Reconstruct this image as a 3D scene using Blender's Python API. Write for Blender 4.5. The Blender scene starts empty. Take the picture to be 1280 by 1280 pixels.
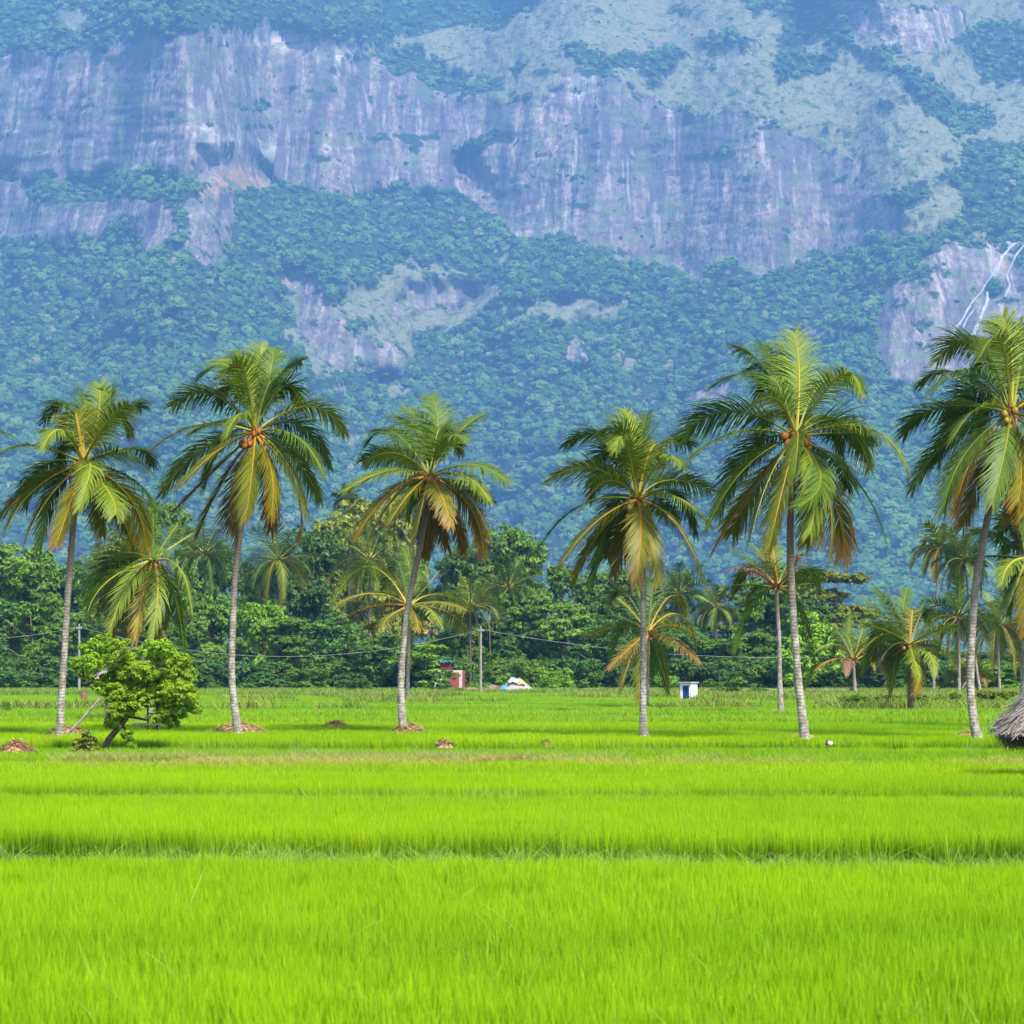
import bpy, math, random
import numpy as np
from mathutils import Vector, noise as mnoise

random.seed(7); np.random.seed(7)
scene = bpy.context.scene
COL = scene.collection
R = math.radians

# ------------------------------------------------------------------ camera
CAMZ = 2.25
F = 3000.0            # focal length in pixels of the 1280 px photograph
HZ = 850.0            # horizon row
cam_d = bpy.data.cameras.new("camera"); cam = bpy.data.objects.new("camera", cam_d); COL.objects.link(cam)
cam.location = (0, 0, CAMZ); cam.rotation_euler = (R(90), 0, 0)
cam_d.sensor_width = 36; cam_d.lens = 36 * F / 1280
cam_d.shift_y = (HZ - 640) / 1280
cam_d.clip_start = 0.5; cam_d.clip_end = 20000
cam_d.dof.use_dof = True; cam_d.dof.focus_distance = 66; cam_d.dof.aperture_fstop = 5.0
scene.camera = cam

# ------------------------------------------------------------------ world, sun, exposure
SUN_DIR = Vector((0.36, -0.56, 0.84)).normalized()
w = bpy.data.worlds.new("World"); scene.world = w; w.use_nodes = True
nt = w.node_tree
sky = nt.nodes.new("ShaderNodeTexSky"); sky.sky_type = 'NISHITA'; sky.sun_disc = False
sky.sun_elevation = math.asin(SUN_DIR.z); sky.sun_rotation = math.atan2(SUN_DIR.x, SUN_DIR.y)
sky.air_density = 1.2; sky.dust_density = 1.0; sky.ozone_density = 1.5
nt.links.new(sky.outputs[0], nt.nodes["Background"].inputs[0])
nt.nodes["Background"].inputs[1].default_value = 0.15
sun_d = bpy.data.lights.new("sun", 'SUN'); sun_d.energy = 4.0; sun_d.angle = R(6); sun_d.color = (1.0, 0.96, 0.88)
sun = bpy.data.objects.new("sun", sun_d); COL.objects.link(sun)
sun.rotation_euler = SUN_DIR.to_track_quat('Z', 'Y').to_euler(); sun.location = (60, -40, 120)
scene.view_settings.view_transform = 'Standard'; scene.view_settings.look = 'None'
scene.view_settings.exposure = 1.08; scene.view_settings.gamma = 1.0
c = scene.cycles if hasattr(scene, 'cycles') else None
scene.render.engine = 'CYCLES'; c = scene.cycles
c.max_bounces = 4; c.diffuse_bounces = 3; c.glossy_bounces = 1; c.transmission_bounces = 2
c.volume_bounces = 0; c.transparent_max_bounces = 4; c.use_denoising = True
c.caustics_reflective = False; c.caustics_refractive = False

HAZE_DENSITY = 1.08e-4
HAZE_COLOR = (0.21, 0.48, 1.0)

# ------------------------------------------------------------------ helpers
def link(o, parent=None):
    COL.objects.link(o)
    if parent: o.parent = parent
    return o
def tag(o, label=None, cat=None, group=None, kind=None):
    if label: o["label"] = label
    if cat: o["category"] = cat
    if group: o["group"] = group
    if kind: o["kind"] = kind
    return o
def empty(name, loc):
    o = bpy.data.objects.new(name, None); o.location = loc; o.empty_display_size = .3; return link(o)

def np_mesh(name, V, Fc, mats=None, midx=None, smooth=False, attrs=None):
    """V (n,3); Fc list/array of quads or tris (same length)"""
    me = bpy.data.meshes.new(name)
    V = np.asarray(V, dtype=np.float32); Fc = np.asarray(Fc, dtype=np.int32)
    n, k = Fc.shape
    me.vertices.add(len(V)); me.vertices.foreach_set('co', V.ravel())
    me.loops.add(n * k); me.loops.foreach_set('vertex_index', Fc.ravel())
    me.polygons.add(n); me.polygons.foreach_set('loop_start', np.arange(0, n * k, k, dtype=np.int32))
    me.polygons.foreach_set('loop_total', np.full(n, k, dtype=np.int32))
    for m in (mats or []): me.materials.append(m)
    if midx is not None: me.polygons.foreach_set('material_index', np.asarray(midx, dtype=np.int32))
    me.update(calc_edges=True)
    me.polygons.foreach_set('use_smooth', np.full(n, smooth, dtype=bool))
    for an, dat in (attrs or {}).items():
        dat = np.asarray(dat, dtype=np.float32)
        if dat.ndim == 1:
            a = me.attributes.new(an, 'FLOAT', 'POINT'); a.data.foreach_set('value', dat)
        else:
            a = me.attributes.new(an, 'FLOAT_COLOR', 'POINT'); a.data.foreach_set('color', dat.ravel())
    me.validate()
    return me

class MB:
    """collects quads (with tris as degenerate quads avoided) -> one mesh"""
    def __init__(s): s.v = []; s.f = []; s.m = []; s.n = 0
    def add(s, V, Fs, mi=0):
        for f in Fs: s.f.append([i + s.n for i in f]); s.m.append(mi)
        s.v.extend([tuple(p) for p in V]); s.n += len(V)
    def box(s, x0, y0, z0, x1, y1, z1, mi=0, bev=0.0):
        V = [(x0,y0,z0),(x1,y0,z0),(x1,y1,z0),(x0,y1,z0),(x0,y0,z1),(x1,y0,z1),(x1,y1,z1),(x0,y1,z1)]
        s.add(V, [(0,3,2,1),(4,5,6,7),(0,1,5,4),(1,2,6,5),(2,3,7,6),(3,0,4,7)], mi)
    def tube(s, pts, rad, n=8, mi=0, wob=0.0, cap=True):
        P = [Vector(p) for p in pts]; k = len(P); V = []
        for i, p in enumerate(P):
            t = (P[min(i+1, k-1)] - P[max(i-1, 0)]).normalized()
            a = t.cross(Vector((0, 1, 0.01))).normalized(); b = t.cross(a).normalized()
            for j in range(n):
                an = 2 * math.pi * j / n
                r = rad[i] * (1 + wob * (mnoise.noise(Vector((math.cos(an) * 1.5, math.sin(an) * 1.5, i * .6 + p.x))) ))
                V.append(p + a * math.cos(an) * r + b * math.sin(an) * r)
        Fs = []
        for i in range(k - 1):
            for j in range(n):
                Fs.append((i*n + j, i*n + (j+1) % n, (i+1)*n + (j+1) % n, (i+1)*n + j))
        if cap:
            Fs.append(tuple(range(n))[::-1]); Fs.append(tuple((k-1)*n + j for j in range(n)))
        s.add(V, Fs, mi)
    def mesh(s, name, mats, smooth=False):
        me = bpy.data.meshes.new(name); me.from_pydata(s.v, [], s.f); 
        for m in mats: me.materials.append(m)
        me.polygons.foreach_set('material_index', s.m)
        me.polygons.foreach_set('use_smooth', [smooth] * len(s.f)); me.update(); return me
    def obj(s, name, mats, parent=None, smooth=False):
        if not isinstance(mats, (list, tuple)): mats = [mats]
        return link(bpy.data.objects.new(name, s.mesh(name, mats, smooth)), parent)

# smooth value noise in numpy
_perm = np.random.RandomState(3).rand(256, 256).astype(np.float32)
def vnoise(x, y):
    xi = np.floor(x).astype(int); yi = np.floor(y).astype(int)
    fx = x - xi; fy = y - yi
    fx = fx * fx * (3 - 2 * fx); fy = fy * fy * (3 - 2 * fy)
    a = _perm[xi & 255, yi & 255]; b = _perm[(xi + 1) & 255, yi & 255]
    c_ = _perm[xi & 255, (yi + 1) & 255]; d = _perm[(xi + 1) & 255, (yi + 1) & 255]
    return (a * (1 - fx) + b * fx) * (1 - fy) + (c_ * (1 - fx) + d * fx) * fy
def fbm(x, y, o=4):
    s = 0; a = .5; t = 0
    for i in range(o):
        s = s + a * vnoise(x * 2 ** i + i * 17.3, y * 2 ** i + i * 9.1); t += a; a *= .5
    return s / t
def sstep(a, b, x):
    t = np.clip((x - a) / (b - a), 0, 1); return t * t * (3 - 2 * t)

# ------------------------------------------------------------------ material helper
class NT:
    def __init__(s, name):
        s.mat = bpy.data.materials.new(name); s.mat.use_nodes = True; s.t = s.mat.node_tree; s.n = s.t.nodes
        s.bsdf = s.n["Principled BSDF"]; s.out = s.n["Material Output"]
    def node(s, typ, **kw):
        nd = s.n.new(typ)
        for k, v in kw.items():
            if k.startswith('i_'):
                key = k[2:]; key = int(key) if key.isdigit() else key.replace('_', ' ')
                s.set(nd.inputs[key], v)
            else: setattr(nd, k, v)
        return nd
    def set(s, inp, v):
        if isinstance(v, bpy.types.NodeSocket): s.t.links.new(v, inp)
        else:
            if isinstance(v, tuple) and len(v) == 3 and inp.type == 'RGBA': v = (*v, 1)
            inp.default_value = v
    def coords(s, scale=(1, 1, 1), kind='Object'):
        tc = s.node("ShaderNodeTexCoord"); mp = s.node("ShaderNodeMapping"); mp.inputs['Scale'].default_value = scale
        s.t.links.new(tc.outputs[kind], mp.inputs[0]); return mp.outputs[0]
    def noise(s, scale, vec=None, detail=4, rough=.55):
        nd = s.node("ShaderNodeTexNoise", i_Scale=scale, i_Detail=detail, i_Roughness=rough)
        if vec is not None: s.set(nd.inputs['Vector'], vec)
        return nd.outputs['Fac']
    def ramp(s, fac, stops):
        nd = s.node("ShaderNodeValToRGB"); s.set(nd.inputs[0], fac); e = nd.color_ramp.elements
        while len(e) > 1: e.remove(e[-1])
        e[0].position = stops[0][0]; e[0].color = (*stops[0][1], 1)
        for p, col in stops[1:]: x = e.new(p); x.color = (*col, 1)
        return nd.outputs[0]
    def mix(s, fac, a, b, mode='MIX'):
        nd = s.node("ShaderNodeMix", data_type='RGBA', blend_type=mode)
        s.set(nd.inputs[0], fac); s.set(nd.inputs[6], a); s.set(nd.inputs[7], b); return nd.outputs[2]
    def math(s, op, a, b=0.0, cl=False):
        nd = s.node("ShaderNodeMath", operation=op, use_clamp=cl); s.set(nd.inputs[0], a); s.set(nd.inputs[1], b); return nd.outputs[0]
    def smooth(s, x, a, b):
        nd = s.node("ShaderNodeMapRange", interpolation_type='SMOOTHSTEP'); s.set(nd.inputs[0], x)
        nd.inputs[1].default_value = a; nd.inputs[2].default_value = b; return nd.outputs[0]
    def bump(s, h, strength=.5, dist=.1):
        nd = s.node("ShaderNodeBump", i_Strength=strength, i_Distance=dist); s.set(nd.inputs['Height'], h)
        s.t.links.new(nd.outputs[0], s.bsdf.inputs['Normal'])
    def base(s, col, rough=.7, spec=.3):
        s.set(s.bsdf.inputs['Base Color'], col); s.bsdf.inputs['Roughness'].default_value = rough
        s.bsdf.inputs['Specular IOR Level'].default_value = spec
    def translucent(s, col, amount=.35):
        tr = s.node("ShaderNodeBsdfTranslucent"); s.set(tr.inputs[0], col)
        mx = s.node("ShaderNodeMixShader", i_0=amount)
        s.t.links.new(s.bsdf.outputs[0], mx.inputs[1]); s.t.links.new(tr.outputs[0], mx.inputs[2])
        s.t.links.new(mx.outputs[0], s.out.inputs[0])
    def attr(s, name, kind='GEOMETRY'):
        nd = s.node("ShaderNodeAttribute", attribute_name=name, attribute_type=kind); return nd
    def rnd(s): return s.node("ShaderNodeObjectInfo").outputs['Random']

def simple(name, col, col2=None, scale=3, rough=.8, bump=0, spec=.2):
    m = NT(name)
    if col2 is None: col2 = tuple(c_ * .75 for c_ in col)
    nz = m.noise(scale, m.coords())
    m.base(m.ramp(nz, [(.3, col2), (.7, col)]), rough, spec)
    if bump: m.bump(nz, .6, bump)
    return m.mat

def frond_mat(name, green, tip, rib, tipstart=.75, stain=0.0):
    m = NT(name); a = m.attr("leafuv"); sep = m.node("ShaderNodeSeparateColor"); m.set(sep.inputs[0], a.outputs['Color'])
    t, u, r = sep.outputs[0], sep.outputs[1], sep.outputs[2]
    nz = m.noise(1.3, m.coords())
    x = m.math('ADD', m.math('MULTIPLY', t, .55), m.math('MULTIPLY', u, .45)); x = m.math('ADD', x, m.math('MULTIPLY', m.math('SUBTRACT', nz, .5), .5))
    x = m.math('ADD', x, m.math('MULTIPLY', m.math('SUBTRACT', r, .5), .25)); x = m.math('ADD', x, stain)
    var = m.mix(r, tuple(v * .7 for v in green), tuple(min(1, v * 1.3) for v in green))
    colr = m.mix(m.smooth(x, tipstart, tipstart + .3), var, tip)
    isrib = a.outputs['Alpha']
    colr = m.mix(isrib, colr, rib)
    m.base(colr, .5, .28); m.translucent(colr, .36)
    return m.mat
FROND = {
 'g': frond_mat('palm_green', (.092, .158, .009), (.26, .23, .025), (.24, .26, .03), .86),
 'd': frond_mat('palm_dark_green', (.058, .112, .008), (.13, .13, .014), (.12, .16, .02), .95),
 'l': frond_mat('palm_light_green', (.155, .215, .011), (.34, .29, .03), (.42, .36, .04), .8),
 'o': frond_mat('palm_olive', (.145, .16, .009), (.27, .18, .02), (.44, .28, .025), .66),
 'y': frond_mat('palm_yellow', (.18, .17, .010), (.34, .16, .015), (.52, .27, .02), .60),
 'b': frond_mat('palm_brown', (.15, .135, .012), (.23, .13, .02), (.40, .19, .02), .42),
 'r': frond_mat('palm_dead', (.30, .15, .09), (.33, .16, .10), (.3, .16, .10), .4),
}
def foliage_mat(name, c1, c2, tr=.3, leafvar=True, blotch=None):
    m = NT(name); a = m.attr("lv").outputs['Fac']
    col = m.mix(a, c1, c2)
    nz = m.noise(.35, m.coords())
    col = m.mix(m.smooth(nz, .35, .7), col, m.mix(.5, col, tuple(v * 1.5 for v in c2)))
    if blotch: col = m.mix(m.smooth(m.noise(.9, m.coords((1, 1, 1.3))), .6, .7), col, blotch)
    m.base(col, .55, .3); m.translucent(col, tr); return m.mat
FOL = {
 'dark':  foliage_mat('foliage_dark', (0.026, 0.075, 0.008), (0.089, 0.178, 0.015)),
 'mid':   foliage_mat('foliage_mid', (0.045, 0.117, 0.008), (0.148, 0.261, 0.015)),
 'blue':  foliage_mat('foliage_bluish', (0.030, 0.097, 0.015), (0.100, 0.224, 0.030)),
 'yel':   foliage_mat('foliage_yellowish', (0.105, 0.165, 0.012), (0.317, 0.328, 0.027), blotch=(0.386, 0.303, 0.060)),
 'bright':foliage_mat('foliage_bright', (0.075, 0.193, 0.008), (0.237, 0.417, 0.017)),
 'olive': foliage_mat('foliage_olive', (0.075, 0.117, 0.009), (0.218, 0.231, 0.017)),
 'flower':foliage_mat('foliage_flowering', (0.037, 0.097, 0.010), (0.118, 0.208, 0.017), blotch=(0.660, 0.578, 0.169)),
 'rust':  foliage_mat('foliage_rusty', (0.059, 0.110, 0.010), (0.178, 0.208, 0.021), blotch=(0.372, 0.152, 0.041)),
 'lime':  foliage_mat('foliage_lime', (.11, .20, .008), (.30, .46, .018), .46),
}
def bark_palm():
    m = NT('palm_bark'); co = m.coords()
    sx = m.node("ShaderNodeSeparateXYZ"); m.set(sx.inputs[0], co)
    ring = m.node("ShaderNodeTexWave", i_Scale=3.4, i_Distortion=4.5, i_Detail=3.0, bands_direction='Z'); m.set(ring.inputs[0], co)
    lich = m.smooth(m.noise(7, m.coords((1, 1, .6)), 6, .7), .46, .56)
    h = m.smooth(m.math('ADD', sx.outputs[2], m.math('MULTIPLY', m.noise(1.2, co), 3)), 4.0, 7.5)
    low = m.mix(lich, (.20, .17, .13), (.36, .335, .28)); high = m.mix(m.noise(9, co), (.13, .10, .08), (.22, .17, .135))
    col = m.mix(h, low, high)
    col = m.mix(m.math('MULTIPLY', m.math('MULTIPLY', ring.outputs[1], m.noise(4, co)), .35), col, (.12, .10, .08))
    m.base(col, .9, .1); m.bump(m.math('ADD', ring.outputs[1], m.noise(12, co)), .35, .02); return m.mat
BARK_P = bark_palm()
BARK = simple('bark', (.16, .12, .085), (.07, .05, .035), 6, .95, .02)
FIBRE = simple('palm_fibre', (.30, .13, .04), (.10, .05, .02), 14, .9, .01)
NUT = {'o': simple('coconut_orange', (.33, .12, .02), (.18, .07, .015), 5, .45), 'g': simple('coconut_olive', (.30, .22, .03), (.16, .14, .02), 5, .45)}
STRAW = simple('straw', (.50, .34, .16), (.26, .16, .07), 20, .9)
STRAWR = simple('straw_red', (.52, .30, .16), (.30, .16, .09), 20, .9)
WOOD_D = simple('dark_wood', (.09, .06, .045), (.035, .025, .02), 9, .9, .005)
WOOD_L = simple('grey_wood', (.36, .28, .22), (.18, .13, .10), 9, .9, .005)
THATCH = simple('thatch', (.50, .42, .37), (.13, .10, .085), 16, .95)
CONC = simple('concrete_pole', (.30, .28, .23), (.20, .18, .15), 4, .85)

# ------------------------------------------------------------------ ground profile
# gaps between paddies: (Y, slope per metre of x, half gap, step up)
GAPS = [(27.3, -0.10, .75, .18), (38.2, -0.06, .60, .08), (52.2, 0.0, 1.1, .02), (60.9, -0.025, 1.1, .14),
        (75, .02, .9, .06), (86, -.03, 1.2, .03), (101, .02, 1.3, .05), (124, 0, 1.6, .04), (158, 0, 2.4, .03), (205, 0, 3.0, .03)]
def gap_line(k, x):
    Y, s, hw, st = GAPS[k]
    return Y + s * x + (fbm(x * .25 + k * 7.7, x * 0 + k * 3.1, 2) - .5) * Y * .018
def gz(x, Y):
    x = np.asarray(x, float); Y = np.asarray(Y, float); z = 0
    for k, g in enumerate(GAPS): z = z + g[3] * sstep(-.1, g[2] + .25, Y - gap_line(k, x))
    return z
def gzf(x, Y): return float(gz(np.array([x]), np.array([Y]))[0])
def ingap(x, Y, grow=0.0):
    m = np.zeros(len(x), bool)
    for k, g in enumerate(GAPS): m |= np.abs(Y - gap_line(k, x)) < (g[2] + grow)
    return m
def at(px, py, Y): return Vector(((px - 640) / F * Y, Y, CAMZ - (py - HZ) / F * Y))
def onfield(px, py, h=.30):
    lo, hi = 12.0, 290.0
    for _ in range(40):
        m = (lo + hi) / 2; x = (px - 640) / F * m
        y = HZ + (CAMZ - gzf(x, m) - h) * F / m
        if y > py: lo = m
        else: hi = m
    x = (px - 640) / F * lo; return Vector((x, lo, gzf(x, lo)))

# ------------------------------------------------------------------ haze
def haze():
    m = bpy.data.materials.new('haze'); m.use_nodes = True; t = m.node_tree
    t.nodes.remove(t.nodes["Principled BSDF"])
    v = t.nodes.new("ShaderNodeVolumePrincipled"); v.inputs['Color'].default_value = (*HAZE_COLOR, 1)
    v.inputs['Density'].default_value = HAZE_DENSITY; v.inputs['Anisotropy'].default_value = 0.0
    t.links.new(v.outputs[0], t.nodes["Material Output"].inputs['Volume'])
    b = MB(); b.box(-3500, -60, -60, 3500, 10800, 3440)
    tag(b.obj('haze', m), kind='stuff', label='blue haze in the air over fields and mountain')
haze()

# ------------------------------------------------------------------ ground sheet
def ground():
    ys = np.concatenate([np.arange(-50, 10, 5), np.arange(10, 80, .35), np.arange(80, 220, 1.2), np.arange(220, 400, 10), np.arange(400, 10700, 660)])
    xs = np.concatenate([np.arange(-3400, -100, 300), np.arange(-100, 101, 2.5), np.arange(120, 3450, 300)])
    X, Y = np.meshgrid(xs, ys); Z = gz(X.ravel(), Y.ravel()).reshape(X.shape) + (fbm(X * .8, Y * .8, 3) - .5) * .05
    V = np.stack([X, Y, Z], -1).reshape(-1, 3); nx, ny = len(xs), len(ys)
    i = (np.arange(ny - 1)[:, None] * nx + np.arange(nx - 1)[None]).ravel()
    Fq = np.stack([i, i + 1, i + nx + 1, i + nx], -1)
    m = NT('soil'); co = m.coords()
    col = m.ramp(m.noise(.9, co, 5), [(.3, (.022, .024, .010)), (.5, (.035, .06, .012)), (.7, (.06, .10, .015))])
    m.base(col, 1.0, 0); m.bump(m.noise(3, co), .5, .05)
    o = link(bpy.data.objects.new('ground', np_mesh('ground', V, Fq, [m.mat], smooth=True))); tag(o, kind='structure')
ground()

# ------------------------------------------------------------------ scatter through geometry nodes (stuff only)
def scatter(name, P, rot, scl, idx, protos, label):
    me = bpy.data.meshes.new(name); me.vertices.add(len(P)); me.vertices.foreach_set('co', np.asarray(P, np.float32).ravel())
    a = me.attributes.new('rot', 'FLOAT_VECTOR', 'POINT'); a.data.foreach_set('vector', np.asarray(rot, np.float32).ravel())
    a = me.attributes.new('scl', 'FLOAT_VECTOR', 'POINT'); a.data.foreach_set('vector', np.asarray(scl, np.float32).ravel())
    a = me.attributes.new('idx', 'INT', 'POINT'); a.data.foreach_set('value', np.asarray(idx, np.int32))
    o = link(bpy.data.objects.new(name, me))
    g = bpy.data.node_groups.new(name + '_nodes', 'GeometryNodeTree')
    g.interface.new_socket('Geometry', in_out='INPUT', socket_type='NodeSocketGeometry')
    g.interface.new_socket('Geometry', in_out='OUTPUT', socket_type='NodeSocketGeometry')
    gi = g.nodes.new('NodeGroupInput'); go = g.nodes.new('NodeGroupOutput'); jn = g.nodes.new('GeometryNodeJoinGeometry')
    def na(nm, dt):
        n_ = g.nodes.new('GeometryNodeInputNamedAttribute'); n_.data_type = dt; n_.inputs[0].default_value = nm
        return n_.outputs[0]
    ro, sc, ix = na('rot', 'FLOAT_VECTOR'), na('scl', 'FLOAT_VECTOR'), na('idx', 'INT')
    for k, p in enumerate(protos):
        oi = g.nodes.new('GeometryNodeObjectInfo'); oi.inputs[0].default_value = p; oi.inputs[1].default_value = True
        cp = g.nodes.new('FunctionNodeCompare'); cp.data_type = 'INT'; cp.operation = 'EQUAL'
        ii = [s_ for s_ in cp.inputs if s_.type == 'INT']; g.links.new(ix, ii[0]); ii[1].default_value = k
        ip = g.nodes.new('GeometryNodeInstanceOnPoints')
        g.links.new(gi.outputs[0], ip.inputs['Points']); g.links.new(cp.outputs[0], ip.inputs['Selection'])
        g.links.new([s_ for s_ in oi.outputs if s_.type == 'GEOMETRY'][0], ip.inputs['Instance'])
        g.links.new(ro, ip.inputs['Rotation']); g.links.new(sc, ip.inputs['Scale'])
        g.links.new(ip.outputs[0], jn.inputs[0])
    g.links.new(jn.outputs[0], go.inputs[0])
    md = o.modifiers.new('scatter', 'NODES'); md.node_group = g
    tag(o, kind='stuff', label=label); return o

# ------------------------------------------------------------------ mountain
def inside(X, Y, poly):
    res = np.zeros(X.shape, bool); n = len(poly); j = n - 1
    for i in range(n):
        xi, yi = poly[i]; xj, yj = poly[j]
        c_ = ((yi > Y) != (yj > Y)) & (X < (xj - xi) * (Y - yi) / (yj - yi + 1e-9) + xi)
        res ^= c_; j = i
    return res
def blur(A, n):
    for _ in range(n):
        A = (A + np.roll(A, 1, 0) + np.roll(A, -1, 0)) / 3; A = (A + np.roll(A, 1, 1) + np.roll(A, -1, 1)) / 3
    return A
STEP = 2.5
US = np.arange(-260, 1545, STEP); VS = np.arange(866, -150, -STEP)
U, Vv = np.meshgrid(US, VS)
wx = U + (fbm(U / 26, Vv / 22, 4) - .5) * 40 + (fbm(U / 7 + 5, Vv / 7, 2) - .5) * 16; wy = Vv + (fbm(U / 26 + 50, Vv / 18 + 9, 4) - .5) * 30 + (fbm(U / 7 + 15, Vv / 6, 2) - .5) * 14
def pm(p): return inside(wx, wy, p)
ROCK = [
 [(-300,90),(0,82),(34,64),(84,74),(134,57),(208,50),(255,42),(302,36),(349,42),(396,50),(430,57),(470,82),(531,104),(564,116),(622,126),(670,140),(690,115),(712,90),(739,84),(773,104),(823,124),(860,150),(900,144),(984,161),(1065,208),(1112,249),(1130,290),(1105,298),(1058,308),(1008,326),(984,338),(964,358),(937,350),(924,336),(850,339),(823,339),(773,326),(742,309),(709,292),(682,296),(642,300),(628,275),(595,255),(554,235),(487,228),(430,242),(386,232),(336,235),(255,244),(240,228),(150,215),(37,228),(0,201),(-300,215)],
 [(-200,240),(0,214),(30,226),(42,252),(80,256),(140,248),(158,262),(146,285),(128,302),(60,300),(0,296),(-100,300),(-200,290)],
 [(150,250),(180,243),(222,260),(226,300),(204,318),(178,316),(165,290)],
 [(240,250),(255,243),(298,247),(300,300),(270,338),(226,325),(236,280)],
 [(357,338),(400,336),(415,370),(434,398),(404,420),(372,408),(357,380)],
 [(514,348),(560,344),(626,352),(604,372),(566,386),(512,392),(480,386),(500,372)],
 [(1095,375),(1120,350),(1150,320),(1180,300),(1240,300),(1300,292),(1500,300),(1500,470),(1290,440),(1220,470),(1160,480),(1118,480),(1090,430)],
 [(1040,-10),(1110,5),(1180,10),(1215,40),(1190,60),(1120,70),(1070,40)],
 [(860,488),(905,478),(915,500),(880,512),(862,505)],
 [(685,440),(712,424),(740,430),(720,450),(690,455)],
 [(380,420),(430,415),(515,440),(520,460),(440,465),(400,455)],
]
GRASS = [
 [(400,70),(470,60),(560,20),(640,10),(700,-40),(930,-60),(1060,-60),(1500,-60),(1500,190),(1280,178),(1225,190),(1205,255),(1150,300),(1110,300),(984,166),(900,150),(823,130),(773,110),(739,90),(712,96),(682,140),(560,122),(470,90)],
 [(470,345),(500,330),(570,336),(630,350),(632,362),(590,400),(560,415),(470,420),(420,400),(430,375)],
 [(640,385),(700,375),(790,378),(780,395),(700,400)],
 [(60,10),(90,5),(120,28),(110,42),(70,25)],
 [(350,420),(420,405),(520,400),(530,450),(470,470),(380,465)],
 [(1095,375),(1150,310),(1300,290),(1500,300),(1500,330),(1200,340),(1150,420),(1100,430)],
 [(100,240),(150,232),(240,240),(250,262),(180,262)],
]
FOREST = [
 [(930,-60),(1000,-60),(1030,10),(1080,62),(1130,82),(1165,112),(1232,130),(1238,150),(1200,170),(1180,150),(1140,128),(1120,100),(1060,55),(990,40),(940,10)],
 [(470,65),(520,55),(580,85),(640,95),(620,115),(560,112),(500,95)],
 [(690,65),(720,55),(760,70),(860,68),(862,88),(820,98),(760,88),(700,78)],
 [(540,5),(620,-20),(680,-10),(660,15),(590,35),(545,25)],
 [(400,-60),(540,-60),(520,20),(500,35),(440,30),(400,30)],
 [(875,48),(905,40),(940,50),(945,62),(900,58),(875,66)],
 [(970,72),(1000,62),(1040,80),(1020,100),(985,108)],[(965,50),(1000,40),(1000,68),(972,66)],
 [(1025,52),(1060,58),(1066,74),(1030,70)],[(1190,55),(1225,30),(1290,25),(1290,110),(1240,110),(1215,75)],
 [(1130,235),(1150,240),(1145,262),(1110,262),(1110,245)],
 [(1195,185),(1260,178),(1500,180),(1500,290),(1250,295),(1200,270)],
 [(1130,330),(1150,325),(1160,345),(1135,350)],[(1225,350),(1240,345),(1255,365),(1230,368)],
 [(285,128),(340,125),(352,140),(300,145)],[(20,222),(150,212),(250,222),(255,250),(120,252),(40,248)],
 [(600,175),(645,172),(650,180),(570,192),(568,182)],
]
rk = np.zeros(U.shape, bool); gr = np.zeros(U.shape, bool); fo = np.zeros(U.shape, bool)
for p in GRASS: gr |= pm(p)
for p in ROCK: rk |= pm(p)
for p in FOREST: fo |= pm(p)
# shrubs scattered over the open slopes
nz1 = fbm(U / 34, Vv / 15, 3)
shrubby = gr & (nz1 > .76)
ledges = rk & (fbm(U / 26 + 40, Vv / 5 + 2, 3) > .72)
fo = fo | shrubby | ledges
bare = (~rk) & (~gr) & (~fo) & (fbm(U / 30 + 90, Vv / 14 + 60, 4) > .725)
gr |= bare
rk &= ~fo; gr &= ~(rk | fo)
# upper edge of the cliff is broken rock and grass
cl_s = blur((rk | ledges).astype(np.float32), 5); cl = blur(rk.astype(np.float32), 2); gl = blur(gr.astype(np.float32), 2)
CAVE = inside(wx * .5 + U * .5, wy * .5 + Vv * .5, [(250,182),(285,178),(318,190),(340,208),(352,232),(320,240),(252,244),(240,225)])
CAVE2 = pm([(566,186),(590,190),(606,215),(622,250),(600,262),(575,240),(568,215)])
OVER = pm([(505,352),(540,348),(600,356),(612,364),(560,386),(500,392)])
big = (fbm(U / 210 + 3, Vv / 260 + 8, 3) - .5)
slope = 0.50 + big * .28 + .30 * gl
slope = slope * (1 - cl_s) + (1.35 + 1.0 * (fbm(U / 90, Vv / 50, 2) - .4)) * cl_s
lower = blur(((rk) & (Vv > 245) & (U < 460) | (rk & (Vv > 290) & (U > 1000)) | (rk & (Vv > 400))).astype(np.float32), 3)
slope = slope * (1 - lower) + .95 * lower
slope = np.clip(blur(slope, 2), .44, 5)
E = (HZ - Vv) / F
D = np.zeros(U.shape); D[0] = 3900 + (fbm(U[0] / 260, U[0] * 0, 3) - .5) * 1000 - 160 * np.cos(U[0] / 300)
for i in range(1, len(VS)):
    D[i] = D[i-1] + (STEP / F) * D[i-1] / np.maximum(slope[i-1] - E[i-1], .12)
D = blur(D, 2)
for _ in range(170):
    D[:, 1:-1] = (D[:, :-2] + D[:, 1:-1] + D[:, 2:]) / 3
PXM = D / F            # metres per photo pixel
flute = (fbm(U / 12 + Vv / 90, Vv / 110, 3) - .5) * 26 + (fbm(U / 60 + Vv / 160 + 7, Vv / 70, 3) - .5) * 44
ledge = (fbm(U / 50 + 11, Vv / 9 + U / 130 + 4, 4) - .5) * 22
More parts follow.
